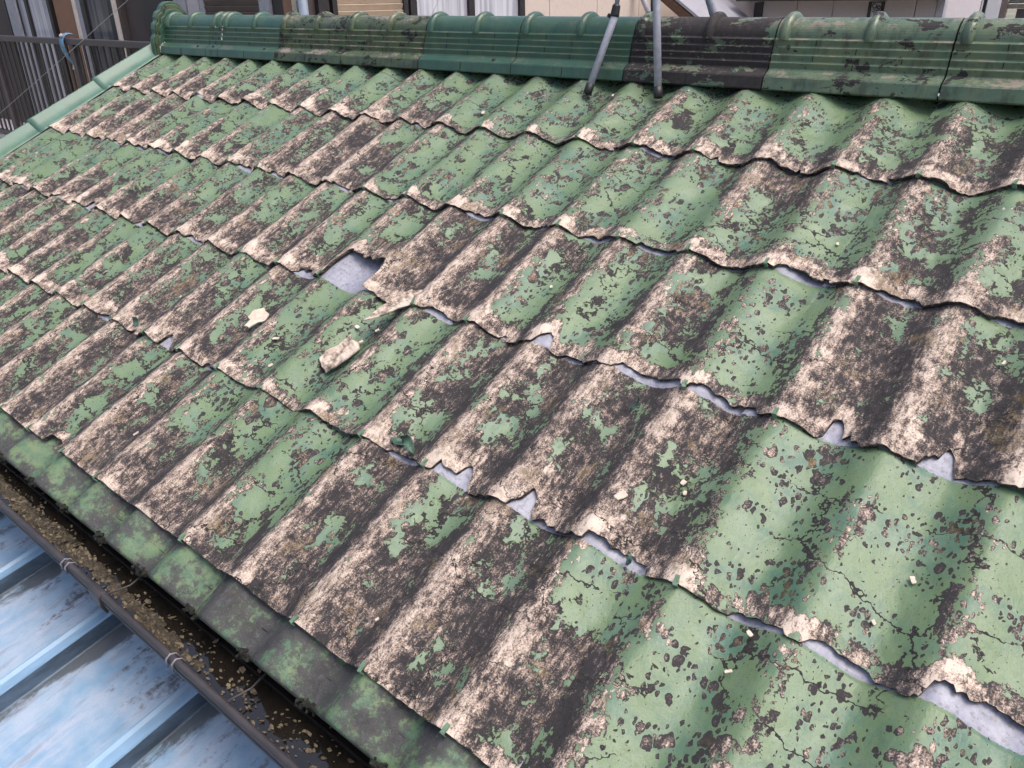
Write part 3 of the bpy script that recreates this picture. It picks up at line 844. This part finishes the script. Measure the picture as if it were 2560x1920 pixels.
# ------------------------------------------------------------------ loose broken pieces
def mat_frag():
    g = NG('broken_fibre_cement')
    v = g.obj(); n1 = g.noise(v, 60, 7, 0.7); n2 = g.noise(v, 14, 4, 0.6); n3 = g.noise(g.mapv(v, scale=(1, .25, 1)), 160, 4, 0.6)
    b = g.add(g.add(n1, g.mul(g.sub(n2, .5), .7)), g.mul(g.sub(n3, .5), .3))
    c = g.ramp(b, [(0.28, (0.05, 0.042, 0.04)), (0.42, (0.26, 0.205, 0.165)), (0.55, (0.48, 0.395, 0.32)), (0.72, (0.62, 0.53, 0.45))])
    return g.out(c, 0.9, g.bump(g.add(n1, g.mul(n3, .6)), 0.004, 0.8))
MAT_FRAG = mat_frag()
MAT_CHIP = plain('pale_chip', (0.56, 0.47, 0.38), 0.9, 0.15, 60, 0.001, dirta=0.15)
MAT_CURL = plain('peeled_paint_flake', (0.055, 0.115, 0.080), 0.5, 0.4, 60, 0.002, dirta=0.5)

def fragment(name, i, j, lift, L, W, ang, seed, label, cat, group, mat, th=0.005, bend=0.0, outline=None, tilt=(0, 0)):
    """irregular plate: outline jittered, bent about its long axis, with layered broken rim"""
    r = random.Random(seed)
    if outline is None:
        m_ = 22
        outline = []
        for q in range(m_):
            a = 2 * math.pi * q / m_
            sq = 1 / max(abs(math.cos(a)), abs(math.sin(a))) ** 0.7
            k_ = sq * r.uniform(0.82, 1.10) * 0.5
            outline.append((L * k_ * math.cos(a), W * k_ * math.sin(a)))
    else:
        o2 = []
        for (a, b), (c, d) in zip(outline, outline[1:] + outline[:1]):
            for t in (0, .34, .67):
                o2.append(((a + (c - a) * t) * L + r.uniform(-.02, .02) * L, (b + (d - b) * t) * W + r.uniform(-.03, .03) * W))
        outline = o2
    m_ = len(outline); V = []; F = []
    cz = lambda x, y: bend * (y / W) ** 2 * W + 0.06 * L * (vnoise(np.array(x / L * 2.5 + seed), np.array(y / L * 2.5), seed) - 0.5)
    rings = [0.0, 0.45, 0.8, 1.0]
    for f in rings[1:]:
        for (x, y) in outline: V.append((x * f, y * f, float(cz(x * f, y * f)) + th))
    ctr = len(V); V.append((0, 0, float(cz(0, 0)) + th))
    for (x, y) in outline: V.append((x * 1.02, y * 1.02, float(cz(x, y)) + th * 0.45))
    for (x, y) in outline: V.append((x * 0.97, y * 0.97, float(cz(x, y))))
    bc = len(V); V.append((0, 0, float(cz(0, 0))))
    for q in range(m_):
        n_ = (q + 1) % m_
        F.append([ctr, q, n_])
        for a in range(2): F.append([a * m_ + q, (a + 1) * m_ + q, (a + 1) * m_ + n_, a * m_ + n_])
        s0 = 2 * m_; s1 = ctr + 1; s2 = s1 + m_
        F.append([s0 + q, s1 + q, s1 + n_, s0 + n_]); F.append([s1 + q, s2 + q, s2 + n_, s1 + n_]); F.append([bc, s2 + n_, s2 + q])
    o = mesh_obj(name, V, F, mat, None, False)
    hh = float(AMP * (wave(np.array(i * 1.0)) - 1)) + 0.010 + lift
    o.location = R3(i * PW, j * EX, hh)
    o.rotation_euler = (Matrix.Rotation(TH + tilt[0], 4, 'X') @ Matrix.Rotation(tilt[1], 4, 'Y') @ Matrix.Rotation(ang, 4, 'Z')).to_euler()
    tag(o, label, cat, group)
    return o
GRP = 'broken pieces lying loose on the roof'
fragment('tile_fragment', 14.52, 3.52, 0.012, 0.125, 0.075, 1.25, 3, 'large rectangular beige broken tile piece below the hole in the roof', 'tile fragment', GRP, MAT_FRAG, 0.007, 0.25,
         [(-.5, -.45), (-.1, -.5), (.4, -.42), (.5, -.1), (.42, .3), (.5, .48), (.1, .42), (-.2, .5), (-.42, .35), (-.5, 0)], (0.05, 0.12))
fragment('tile_fragment', 12.62, 3.50, 0.015, 0.085, 0.065, 0.9, 5, 'pale flat broken tile piece with ragged left side left of the hole', 'tile fragment', GRP, MAT_CHIP, 0.006, 0.15,
         [(-.5, -.2), (-.3, -.45), (0, -.3), (.3, -.4), (.5, 0), (.35, .4), (0, .5), (-.3, .3), (-.2, .05)], (0.1, 0.2))
fragment('torn_layer', 14.78, 3.05, 0.020, 0.21, 0.065, 1.15, 8, 'long torn beige layer hanging right below the hole', 'tile fragment', GRP, MAT_FRAG, 0.005, 0.35,
         [(-.5, -.1), (-.3, -.35), (0, -.4), (.3, -.5), (.5, -.35), (.46, .2), (.3, .5), (.05, .35), (-.25, .15)], (-0.06, 0.15))
chips = [(14.36, 3.27, .030, .018, 'small narrow pale chip between the torn layer and the large fragment'), (14.73, 3.25, .022, .014, 'small pale chip at the tip of the torn layer'),
         (13.30, 3.59, .040, .016, 'thin brown curled chip between the two large broken pieces'), (13.58, 3.78, .024, .018, 'small beige chip left of the large rectangular fragment, lower down'),
         (14.60, 3.36, .020, .016, 'tiny pale chip touching the top of the large rectangular fragment'), (12.51, 0.68, .040, .022, 'flat pale chip on the smooth green sheet below the ridge, left of the antenna feet'),
         (14.93, 0.39, .022, .010, 'tiny cream chip just right of the left antenna foot'), (19.50, 3.48, .020, .017, 'white round chip on the speckled green wave beside a long seam'),
         (19.57, 3.53, .018, .012, 'beige chip just below the white round chip'), (16.53, 2.48, .016, .013, 'tiny cream chip on green speckled wave, middle of the roof'),
         (19.51, 1.62, .018, .010, 'cream oval chip on the seam edge of the teal patch, upper right'), (21.59, 3.52, .026, .014, 'two-lobed cream chip on the large smooth green sheet at right'),
         (21.46, 3.76, .016, .010, 'small cream chip lower on the large smooth green sheet at right'), (20.69, 4.03, .020, .013, 'oval cream chip under the lowest broken edge, bottom right'),
         (20.68, 4.21, .022, .009, 'brownish twin chip on the plain green sheet at the bottom right'), (17.67, 4.77, .014, .009, 'single white chip on brown sheet near the eave, bottom centre'),
         (12.62, 4.63, .028, .012, 'pointed cream chip on brown sheet above the eave at left'), (21.56, 2.25, .020, .008, 'pale grey sliver on the brown sheet at the right border'),
         (10.59, 3.54, .016, .008, 'tiny white chip on the brown wave at left centre'), (19.11, 3.71, .045, .030, 'broad pale flake patch standing on the brown crest right of centre')]
for n_, (i_, j_, L_, W_, lab) in enumerate(chips):
    fragment('tile_chip', i_, j_, 0.003, L_ * .62, W_ * .62, random.uniform(0, 3), 20 + n_, lab, 'tile chip', GRP, MAT_CHIP, 0.003, 0.1)

# curled flakes of paint still hanging on the sheets
def curl(i, j, L, W, turn, ang, sheet, seed):
    r = random.Random(seed); na, nb = 12, 7; V = []
    for a in range(na):
        t = a / (na - 1)
        th = t * turn; rad = L / max(turn, .1)
        for b in range(nb):
            u = b / (nb - 1) - .5
            wv = W * (1 - 0.5 * t) * (1 + .3 * (r.random() - .5))
            V.append((rad * math.sin(th) + r.uniform(-.001, .001), u * wv, rad * (1 - math.cos(th)) + 0.0015 * math.sin(u * 9) + r.uniform(-.0005, .0005)))
    o = mesh_obj('paint_flake', np.array(V), grid_faces(na, nb), MAT_CURL, None, True)
    m = o.modifiers.new('solid', 'SOLIDIFY'); m.thickness = 0.0012
    o.location = R3(i * PW, j * EX, float(AMP * (wave(np.array(i * 1.)) - 1)) + 0.015)
    o.rotation_euler = (Matrix.Rotation(TH, 4, 'X') @ Matrix.Rotation(ang, 4, 'Z')).to_euler()
    o.parent = sheets[sheet]; o.matrix_parent_inverse = Matrix.Identity(4)
for a in ((16.50, 3.91, .05, .035, 2.6, 2.3, (4, 4), 1), (16.60, 3.94, .04, .03, 3.4, 0.6, (4, 4), 2), (16.40, 3.87, .04, .04, 1.2, 4.2, (4, 4), 3), (10.4, 3.94, .035, .035, 1.8, 2.0, (4, 2), 4),
          (18.55, 3.17, .05, .012, 2.2, 1.0, (4, 4), 6), (19.45, 3.97, .03, .02, 2.5, .4, (4, 4), 8), (12.5, 4.45, .022, .016, 2.6, 1.4, (5, 3), 10)):
    curl(*a)

# ------------------------------------------------------------------ antenna mount standing astride the ridge
am = empty('antenna_mount', (3.24, 0.075, Z0 + 0.19))
tag(am, 'grey tubular antenna mount with black feet standing astride the ridge', 'antenna mount')
def apart(o):
    o.parent = am; o.matrix_parent_inverse = Matrix.Translation((-3.24, -0.075, -(Z0 + 0.19))); return o
APEX = Vector((3.235, 0.09, Z0 + 0.75))
def leg(f, mid=None, rad=0.0135, mat=MAT_STEEL):
    f = Vector(f); top = APEX + Vector(((f.x - APEX.x) * .08, (f.y - APEX.y) * .08, 0))
    pts = [f, mid, top] if mid else [f, top]
    pts = [Vector(p) for p in pts]
    mb = MB()
    if mid:
        bend = [pts[0], pts[0].lerp(pts[1], .93), pts[1], pts[1].lerp(pts[2], .06)]
        mb.tube(bend, rad, 16)
    else: mb.tube([pts[0], pts[0].lerp(pts[1], .5), pts[1]], rad, 16)
    o = apart(mb.build('leg', mat, None, True))
    d = (pts[1] - pts[0]).normalized()
    mb = MB(); mb.tube([pts[0] - d * 0.008, pts[0] - d * 0.006, pts[0] + d * 0.030, pts[0] + d * 0.031], [rad * .9, rad * 1.22, rad * 1.18, rad * 1.0], 16)
    t = mb.build('foot_cap', MAT_BLACK, None, True); t.parent = o; t.matrix_parent_inverse = Matrix.Identity(4)
    return o, pts
leg((3.430, -0.095, Z0 - 0.062))
lo, pts = leg((3.152, -0.128, Z0 - 0.062), (3.186, -0.020, Z0 + 0.186))
mb = MB(); d = (pts[2] - pts[1]).normalized(); a0 = pts[1].lerp(pts[2], .045)
mb.tube([a0, pts[2]], 0.0085, 14); s_ = mb.build('upper_tube', MAT_STEEL, None, True); s_.parent = lo; s_.matrix_parent_inverse = Matrix.Identity(4)
mb = MB(); q0 = pts[1] + d * 0.008
mb.tube([q0 - d * 0.006, q0, q0 + d * 0.030, q0 + d * 0.036], [0.0145, 0.0165, 0.0150, 0.0115], 14)
mb.box(q0 + Vector((-0.016, -0.004, -0.004)), (0.022, 0.010, 0.012), Matrix.Rotation(.5, 3, 'Y'))
s_ = mb.build('clamp', MAT_BLACK, None, False); s_.parent = lo; s_.matrix_parent_inverse = Matrix.Identity(4)
MAT_POLE = plain('dark_green_pole', (0.03, 0.055, 0.045), 0.5, 0.2, 40)
leg((3.150, 0.36, Z0 - 0.10), None, 0.0125, MAT_POLE)
leg((3.520, 0.36, Z0 - 0.10), None, 0.0155)
mb = MB(); mb.tube([APEX + Vector((0, 0, -.10)), APEX + Vector((0, 0, 1.2))], 0.016, 16); apart(mb.build('mast', MAT_STEEL, None, True))
mb = MB(); mb.tube([APEX + Vector((0, 0, -.03)), APEX + Vector((0, 0, .03))], 0.045, 16); apart(mb.build('collar', MAT_BLACK, None, False))

# guy wires
MAT_WIRE = plain('wire_grey', (0.35, 0.35, 0.36), 0.5, 0.1, 60)
def wire(a, b, label, r=0.0012):
    mb = MB(); a = Vector(a); b = Vector(b)
    mb.tube([a.lerp(b, t / 8) - Vector((0, 0, 0.03 * math.sin(math.pi * t / 8))) for t in range(9)], r, 6)
    tag(mb.build('guy_wire', MAT_WIRE, None, True), label, 'wire', 'antenna guy wires')
wire((3.235, 0.09, Z0 + 1.58), (-0.5, -1.13, Z0 - 0.48), 'thin guy wire slanting across the balcony to the left border')
wire((3.235, 0.09, Z0 + 1.58), (-0.88, 2.70, Z0 - 0.39), 'thin dark guy wire behind the ridge in front of the pale window')

# ------------------------------------------------------------------ neighbouring house (L-shaped), seen above the ridge
nh = empty('neighbour_house', (-3.5, 5.0, 0.0))
tag(nh, 'neighbouring house with beige siding, shutters and dark window frames behind the ridge', 'house')
def npart(o):
    o.parent = nh; o.matrix_parent_inverse = Matrix.Translation((3.5, -5.0, 0.0)); return o
def nbox(name, a, b, mat, par=None, bevel=0.0):
    mb = MB(); mb.span(a, b); o = mb.build(name, mat, None, False, bevel)
    if par is None: npart(o)
    else: o.parent = par; o.matrix_parent_inverse = Matrix.Identity(4)
    return o
def rel(z): return Z0 + z
BROWN = plain('dark_brown_wall', (0.060, 0.045, 0.042), 0.7, 0.15, 10)
ORANGE = plain('orange_brown_panel', (0.24, 0.125, 0.075), 0.7, 0.1, 12)
FRAME = plain('black_window_frame', (0.022, 0.018, 0.020), 0.45, 0.2, 20)
ALU = plain('grey_aluminium', (0.30, 0.30, 0.34), 0.45, 0.08, 30)
TRIM = plain('white_trim', (0.62, 0.55, 0.50), 0.6, 0.1, 30)
SIDING = plain('beige_siding', (0.55, 0.46, 0.40), 0.85, 0.05, 90, 0.002, dirta=0.10)
SIDING2 = plain('lilac_grey_siding', (0.44, 0.40, 0.42), 0.85, 0.06, 120, 0.003, dirta=0.10)
SHUT_B = plain('beige_shutter', (0.50, 0.38, 0.28), 0.5, 0.06, 12, dirta=0.2)
SHUT_D = plain('brown_shutter', (0.115, 0.085, 0.075), 0.5, 0.1, 12)
g = NG('curtained_glass'); n1 = g.noise(g.mapv(g.geo(), scale=(1, 1, .04)), 22, 3, .5)
GLASS_C = g.out(g.mix(g.ss(n1, .35, .65), (0.33, 0.33, 0.38), (0.55, 0.55, 0.60)), 0.12)
g = NG('dark_glass'); n1 = g.noise(g.mapv(g.geo(), scale=(1, 1, .1)), 12, 3, .5)
GLASS_D = g.out(g.mix(g.ss(n1, .35, .65), (0.05, 0.05, 0.06), (0.14, 0.14, 0.16)), 0.15)
ZB, ZT = 0.0, rel(1.9)
YW, XW = 1.73, -0.90
nbox('wall', (-9.0, YW + .02, ZB), (XW - 0.02, YW + .9, ZT), BROWN)                   # front wall facing the balcony
nbox('wall', (-2.5, YW + .91, ZB), (XW - 0.02, 8.9, ZT), SIDING)                       # side wing
nbox('wall', (XW - 0.019, 8.32, ZB), (2.24, 10.6, ZT), SIDING2)                        # rear wing
# front wall: windows behind the balcony
def window(x0, x1, z0, z1, y, pane, fr=FRAME, fw=0.05, mid=True):
    mb = MB()
    mb.span((x0, y - .05, z0), (x0 + fw, y + .015, z1)); mb.span((x1 - fw, y - .05, z0), (x1, y + .015, z1))
    mb.span((x0 + fw, y - .05, z0), (x1 - fw, y + .015, z0 + fw)); mb.span((x0 + fw, y - .05, z1 - fw), (x1 - fw, y + .015, z1))
    if mid: mb.span(((x0 + x1) / 2 - .035, y - .045, z0 + fw), ((x0 + x1) / 2 + .035, y + .01, z1 - fw))
    f = npart(mb.build('window', fr))
    nbox('pane', (x0 + fw, y - .018, z0 + fw), ((x0 + x1) / 2 - .035 if mid else x1 - fw, y - .008, z1 - fw), pane, f)
    if mid: nbox('pane', ((x0 + x1) / 2 + .035, y - .018, z0 + fw), (x1 - fw, y - .008, z1 - fw), pane, f)
    return f
window(-6.95, -5.62, rel(-1.1), rel(.9), YW, GLASS_C, FRAME, .07)
nbox('sash_strip', (-6.78, YW - .075, rel(-1.1)), (-6.52, YW - .052, rel(.9)), ALU)
nbox('panel', (-5.55, YW - .03, rel(-1.3)), (-5.02, YW + .019, rel(1.2)), ORANGE)
nbox('trim', (-5.015, YW - .06, rel(-1.3)), (-4.965, YW + .019, rel(1.2)), TRIM)
nbox('trim', (-4.96, YW - .04, rel(-1.3)), (-4.86, YW + .019, rel(1.2)), ALU)
window(-4.84, -4.12, rel(-1.1), rel(.9), YW, GLASS_D, FRAME, .10, False)
nbox('trim', (-4.10, YW - .06, rel(-1.3)), (-4.06, YW + .019, rel(1.2)), TRIM)
nbox('trim', (-4.05, YW - .03, rel(-1.3)), (-3.98, YW + .019, rel(1.2)), BROWN)
nbox('panel', (-3.50, YW - .03, rel(-1.3)), (-3.05, YW + .019, rel(1.2)), FRAME)
nbox('trim', (-2.86, YW - .06, rel(-1.3)), (-2.68, YW + .019, rel(1.2)), ALU)
nbox('trim', (-2.66, YW - .04, rel(-1.3)), (-2.46, YW + .019, rel(1.2)), SIDING2)
def shutter(a0, a1, z0, z1, pos, axis, mat, fr):
    """slatted shutter; axis 0: runs along x at y=pos, axis 1: runs along y at x=pos"""
    def P(a, o, z): return (a, pos - o, z) if axis == 0 else (pos + o, a, z)
    mb = MB()
    mb.span(P(a0 - .05, -.01, z0), P(a0, .05, z1)); mb.span(P(a1, -.01, z0), P(a1 + .05, .05, z1)); mb.span(P(a0, -.008, z0), P(a1, .004, z1))
    f = npart(mb.build('shutter', fr))
    z = z0
    while z < z1 - .05:
        mb = MB(); c = Vector(P((a0 + a1) / 2, .022, z + .024))
        d = (a1 - a0, .010, .058) if axis == 0 else (.010, a1 - a0, .058)
        mb.box(c, d, Matrix.Rotation(.35, 3, 'X') if axis == 0 else Matrix.Rotation(.35, 3, 'Y'))
        s_ = mb.build('slat', mat); s_.parent = f; s_.matrix_parent_inverse = Matrix.Identity(4)
        z += .052
shutter(-2.38, -1.50, rel(-.15), rel(.50), YW, 0, SHUT_D, ALU)
nbox('post', (-1.45, YW - .05, rel(-1.3)), (-1.36, YW + .019, rel(1.2)), ALU)
nbox('post', (-1.35, YW - .02, rel(-1.3)), (-1.19, YW + .019, rel(1.2)), FRAME)
nbox('panel', (-1.185, YW - .03, rel(-1.3)), (-1.05, YW + .019, rel(1.2)), ORANGE)
nbox('corner_post', (-1.045, YW - .045, ZB), (-.985, YW + .019, ZT), plain('rough_stucco', (0.46, 0.40, 0.33), .95, .25, 60, 0.01, dirta=.5))
mb = MB(); mb.tube([(-.93, YW - .02, ZB), (-.93, YW - .02, ZT)], 0.04, 14); npart(mb.build('drain_pipe', plain('pipe_blue_grey', (0.20, 0.24, 0.30), .45, .1, 20), None, True))
nbox('post', (XW - .018, 1.82, rel(-1.3)), (XW + .03, 1.93, rel(1.2)), FRAME)
# side wing: beige shutter, sliding window, siding panels
shutter(2.0, 2.76, rel(-.15), rel(.50), XW, 1, SHUT_B, FRAME)
def side_window(y0, y1):
    z0, z1, x = rel(-.9), rel(.9), XW
    mb = MB()
    for yy in (y0, (y0 + y1) / 2 - .04, y1 - .08): mb.span((x - .015, yy, z0), (x + .05, yy + .08, z1))
    mb.span((x - .015, y0 + .08, z0), (x + .045, y1 - .08, z0 + .06)); mb.span((x - .015, y0 + .08, z1 - .06), (x + .045, y1 - .08, z1))
    f = npart(mb.build('window', FRAME))
    nbox('pane', (x + .008, y0 + .08, z0 + .06), (x + .018, (y0 + y1) / 2 - .04, z1 - .06), GLASS_C, f)
    nbox('pane', (x + .008, (y0 + y1) / 2 + .04, z0 + .06), (x + .018, y1 - .08, z1 - .06), GLASS_C, f)
side_window(2.84, 4.50)
yy = 4.52
for y1 in (4.98, 5.91, 6.85, 7.79, 8.30):
    nbox('siding_panel', (XW - .018, yy + .004, rel(-2.4)), (XW + .012, y1 - .004, rel(1.6)), SIDING, None, 0.003); yy = y1
# rear wing
xx = XW + .02
for x1 in (-.42, .02, .13, .59, 1.05, 1.48, 1.66, 2.02, 2.25):
    if x1 == .13: nbox('post', (xx, 8.27, rel(-2.4)), (x1, 8.319, rel(.14)), FRAME)
    elif x1 == 1.66:
        f = nbox('window', (xx, 8.275, rel(-.5)), (x1, 8.319, rel(.14)), FRAME)
        nbox('pane', (xx + .045, 8.262, rel(-.48)), (x1 - .03, 8.274, rel(.13)), GLASS_C, f)
        mb = MB(); rr = random.Random(5)
        for _ in range(16):
            cx, cz, r = rr.uniform(xx + .06, x1 - .045), rel(rr.uniform(-.25, .12)), rr.uniform(.012, .03)
            mb.tube([(cx + r * math.cos(a), 8.258, cz + r * math.sin(a)) for a in np.linspace(0, 6.28, 9)], .0035, 5)
        q_ = mb.build('lattice', FRAME); q_.parent = f; q_.matrix_parent_inverse = Matrix.Identity(4)
    else: nbox('siding_panel', (xx + .004, 8.29, rel(-2.4)), (x1 - .004, 8.319, rel(1.6)), SIDING2, None, 0.003)
    xx = x1
nbox('eave_beam', (-.10, 7.95, rel(.158)), (2.35, 8.26, rel(.30)), FRAME)
nbox('corner_post', (2.252, 8.28, ZB), (2.33, 8.40, ZT), ALU)
# dark lean-to gable between the two wings
def sloped(name, x0, z0, x1, z1, y0, y1, th, mat):
    L_ = math.hypot(x1 - x0, z1 - z0); a = math.atan2(z1 - z0, x1 - x0)
    mb = MB(); mb.box(((x0 + x1) / 2, (y0 + y1) / 2, rel((z0 + z1) / 2)), (L_, y1 - y0, th), Matrix.Rotation(-a, 3, 'Y')); return npart(mb.build(name, mat))
sloped('lean_to_roof', -.62, .34, .10, -.12, 6.9, 8.2, .03, ALU)
sloped('rafter', -.70, .30, .0, -.16, 6.9, 6.96, .10, plain('old_brown_timber', (0.10, 0.055, 0.035), .8, .3, 30))
mb = MB(); mb.tube([(-.86, 6.7, rel(.40)), (-.56, 6.7, rel(-.10))], .035, 14); npart(mb.build('drain_pipe', ALU, None, True))

# small garden house beyond the rear wing
an = empty('outbuilding', (2.2, 11.0, 0))
tag(an, 'grey outbuilding with dark windows and ribbed door at the top right', 'outbuilding')
def anp(name, a, b, mat):
    mb = MB(); mb.span(a, b); o = mb.build(name, mat); o.parent = an; o.matrix_parent_inverse = Matrix.Translation((-2.2, -11.0, 0)); return o
anp('wall', (1.2, 11.05, 0), (2.16, 12.5, rel(.9)), ALU)
anp('window', (1.72, 11.0, rel(-.6)), (1.80, 11.04, rel(.35)), GLASS_D); anp('window', (1.83, 11.0, rel(-.6)), (1.88, 11.04, rel(.35)), GLASS_D)
for n_ in range(7): anp('rib', (1.90 + n_ * .025, 11.0, rel(-.6)), (1.914 + n_ * .025, 11.04, rel(.5)), FRAME)
anp('door', (2.08, 11.01, rel(-1.2)), (2.16, 11.045, rel(.30)), BROWN)
anp('post', (2.20, 10.95, 0), (2.24, 11.0, rel(.9)), FRAME)
# timber frame at the right border
pg = empty('pergola', (3.2, 7.0, 0))
tag(pg, 'brown timber frame with post and beam at the top right corner', 'pergola')
TIMB = plain('weathered_timber', (0.20, 0.155, 0.13), .75, .15, 20, stretch=(1, 1, .2))
def pgp(name, a, b, mat=TIMB):
    mb = MB(); mb.span(a, b); o = mb.build(name, mat, None, False, .004); o.parent = pg; o.matrix_parent_inverse = Matrix.Translation((-3.2, -7.0, 0)); return o
pgp('post', (3.145, 6.98, 0), (3.20, 7.05, rel(.9))); pgp('post', (4.9, 6.98, 0), (4.96, 7.05, rel(.9)))
pgp('beam', (3.203, 6.99, rel(.085)), (4.897, 7.04, rel(.125))); pgp('beam', (3.203, 6.99, rel(.135)), (4.897, 7.04, rel(.15)), FRAME)
pgp('board', (3.29, 7.0, rel(-.6)), (4.897, 7.03, rel(.082)), BROWN)

# ------------------------------------------------------------------ balcony railing on the left
br = empty('balcony_railing', (-4.4, 1.15, Z0 - 1.2))
tag(br, 'dark brown balcony railing with upright slats at the upper left', 'railing')
RAILM = plain('rail_dark_brown', (0.060, 0.050, 0.055), 0.4, .12, 20, dirta=.15)
SLATM = plain('slat_dark_brown', (0.030, 0.024, 0.026), 0.5, .2, 20)
def brp(name, a, b, mat, bev=0.0):
    mb = MB(); mb.span(a, b); o = mb.build(name, mat, None, False, bev); o.parent = br; o.matrix_parent_inverse = Matrix.Translation((4.4, -1.15, -(Z0 - 1.2))); return o
BX0, BX1 = -8.2, -1.25
brp('top_rail', (BX0, 1.125, rel(-.123)), (BX1, 1.185, rel(-.063)), RAILM, .008)
brp('bottom_rail', (BX0, 1.13, rel(-1.20)), (BX1, 1.18, rel(-1.15)), RAILM, .004)
for px_ in (-4.06, -2.0, -6.1): brp('post', (px_, 1.128, rel(-1.149)), (px_ + .075, 1.182, rel(-.124)), RAILM, .003)
x = BX0 + .05
SL = None
while x < BX1 - .05:
    if SL is None:
        mb = MB(); mb.box((0, 0, 0), (.046, .012, 1.022)); SL = mb.build('slat', SLATM, None, False, .003); so_ = SL
    else:
        so_ = SL.copy(); COL.objects.link(so_)
    so_.location = (x, 1.155, rel(-.637)); so_.parent = br; so_.matrix_parent_inverse = Matrix.Translation((4.4, -1.15, -(Z0 - 1.2)))
    x += .132
nbox('balcony_floor', (BX0, 1.12, rel(-1.45)), (BX1, YW + .018, rel(-1.21)), SIDING2)

# blue clamp hooked over the rail, and the pole it holds
bc = empty('pole_clamp', (-4.15, 1.12, Z0 - 0.06))
tag(bc, 'blue curved plastic clamp hanging on the dark balcony rail', 'clamp')
MAT_BLUEP = plain('blue_plastic', (0.10, 0.22, 0.36), 0.4, .15, 30)
path = [(1.235, -0.040), (1.188, -0.018), (1.140, -0.028), (1.102, -0.071), (1.097, -0.145), (1.117, -0.222), (1.165, -0.292), (1.171, -0.318)]
V = []; nn = 0
for (yy_, zz_), wd in zip(path, (.020, .028, .032, .034, .032, .030, .028, .024)):
    pass
pts_ = [Vector((-4.15, a, rel(b))) for a, b in path]
def band(pts, w0, th):
    V = []; F = []
    for q, p in enumerate(pts):
        t = (pts[min(q + 1, len(pts) - 1)] - pts[max(q - 1, 0)]).normalized(); nrm = Vector((1, 0, 0)).cross(t)
        for (a, b) in ((-1, -1), (1, -1), (1, 1), (-1, 1)): V.append(tuple(p + Vector((a * w0, 0, 0)) + nrm * b * th))
    for q in range(len(pts) - 1):
        for k_ in range(4): F.append([q * 4 + k_, q * 4 + (k_ + 1) % 4, q * 4 + 4 + (k_ + 1) % 4, q * 4 + 4 + k_])
    F.append([0, 3, 2, 1]); n_ = (len(pts) - 1) * 4; F.append([n_, n_ + 1, n_ + 2, n_ + 3]); return V, F
V, F = band(pts_, .045, .012)
def bcp(o):
    o.parent = bc; o.matrix_parent_inverse = Matrix.Translation((4.15, -1.12, -(Z0 - .06))); return o
o = bcp(mesh_obj('band', V, F, MAT_BLUEP, None, False)); m = o.modifiers.new('sub', 'SUBSURF'); m.levels = 2; m.render_levels = 2
mb = MB(); mb.tube([(-4.15, 1.171, rel(-.318)), (-4.15, 1.168, rel(-.362))], [.012, .022], 10); bcp(mb.build('tip', TRIM, None, True))
mb = MB(); mb.tube([(-4.12, 1.10, rel(-.040)), (-4.95, 1.46, rel(-.060))], .020, 14); tag(mb.build('laundry_pole', MAT_STEEL, None, True), 'grey laundry pole end held by the blue clamp', 'pole')

# ------------------------------------------------------------------ ground and far field
g = NG('ground_earth'); v = g.geo(); n1 = g.noise(v, 0.25, 6, .65); n2 = g.noise(v, 4, 5, .6)
gm_ = g.out(g.mix(g.ss(n1, .45, .58), g.mix(n2, (0.16, 0.135, 0.11), (0.30, 0.27, 0.24)), g.mix(n2, (0.05, 0.085, 0.025), (0.11, 0.15, 0.06))), .9)
gr = mesh_obj('ground', [(-400, -400, 0), (400, -400, 0), (400, 400, 0), (-400, 400, 0)], [(0, 1, 2, 3)], gm_)
tag(gr, kind='structure')
pv = mesh_obj('pavement', [(-14, 13, .004), (24, 13, .004), (24, 19, .004), (-14, 19, .004)], [(0, 1, 2, 3)], plain('concrete_paving', (0.42, 0.41, 0.40), .85, .1, 2))
tag(pv, kind='structure')
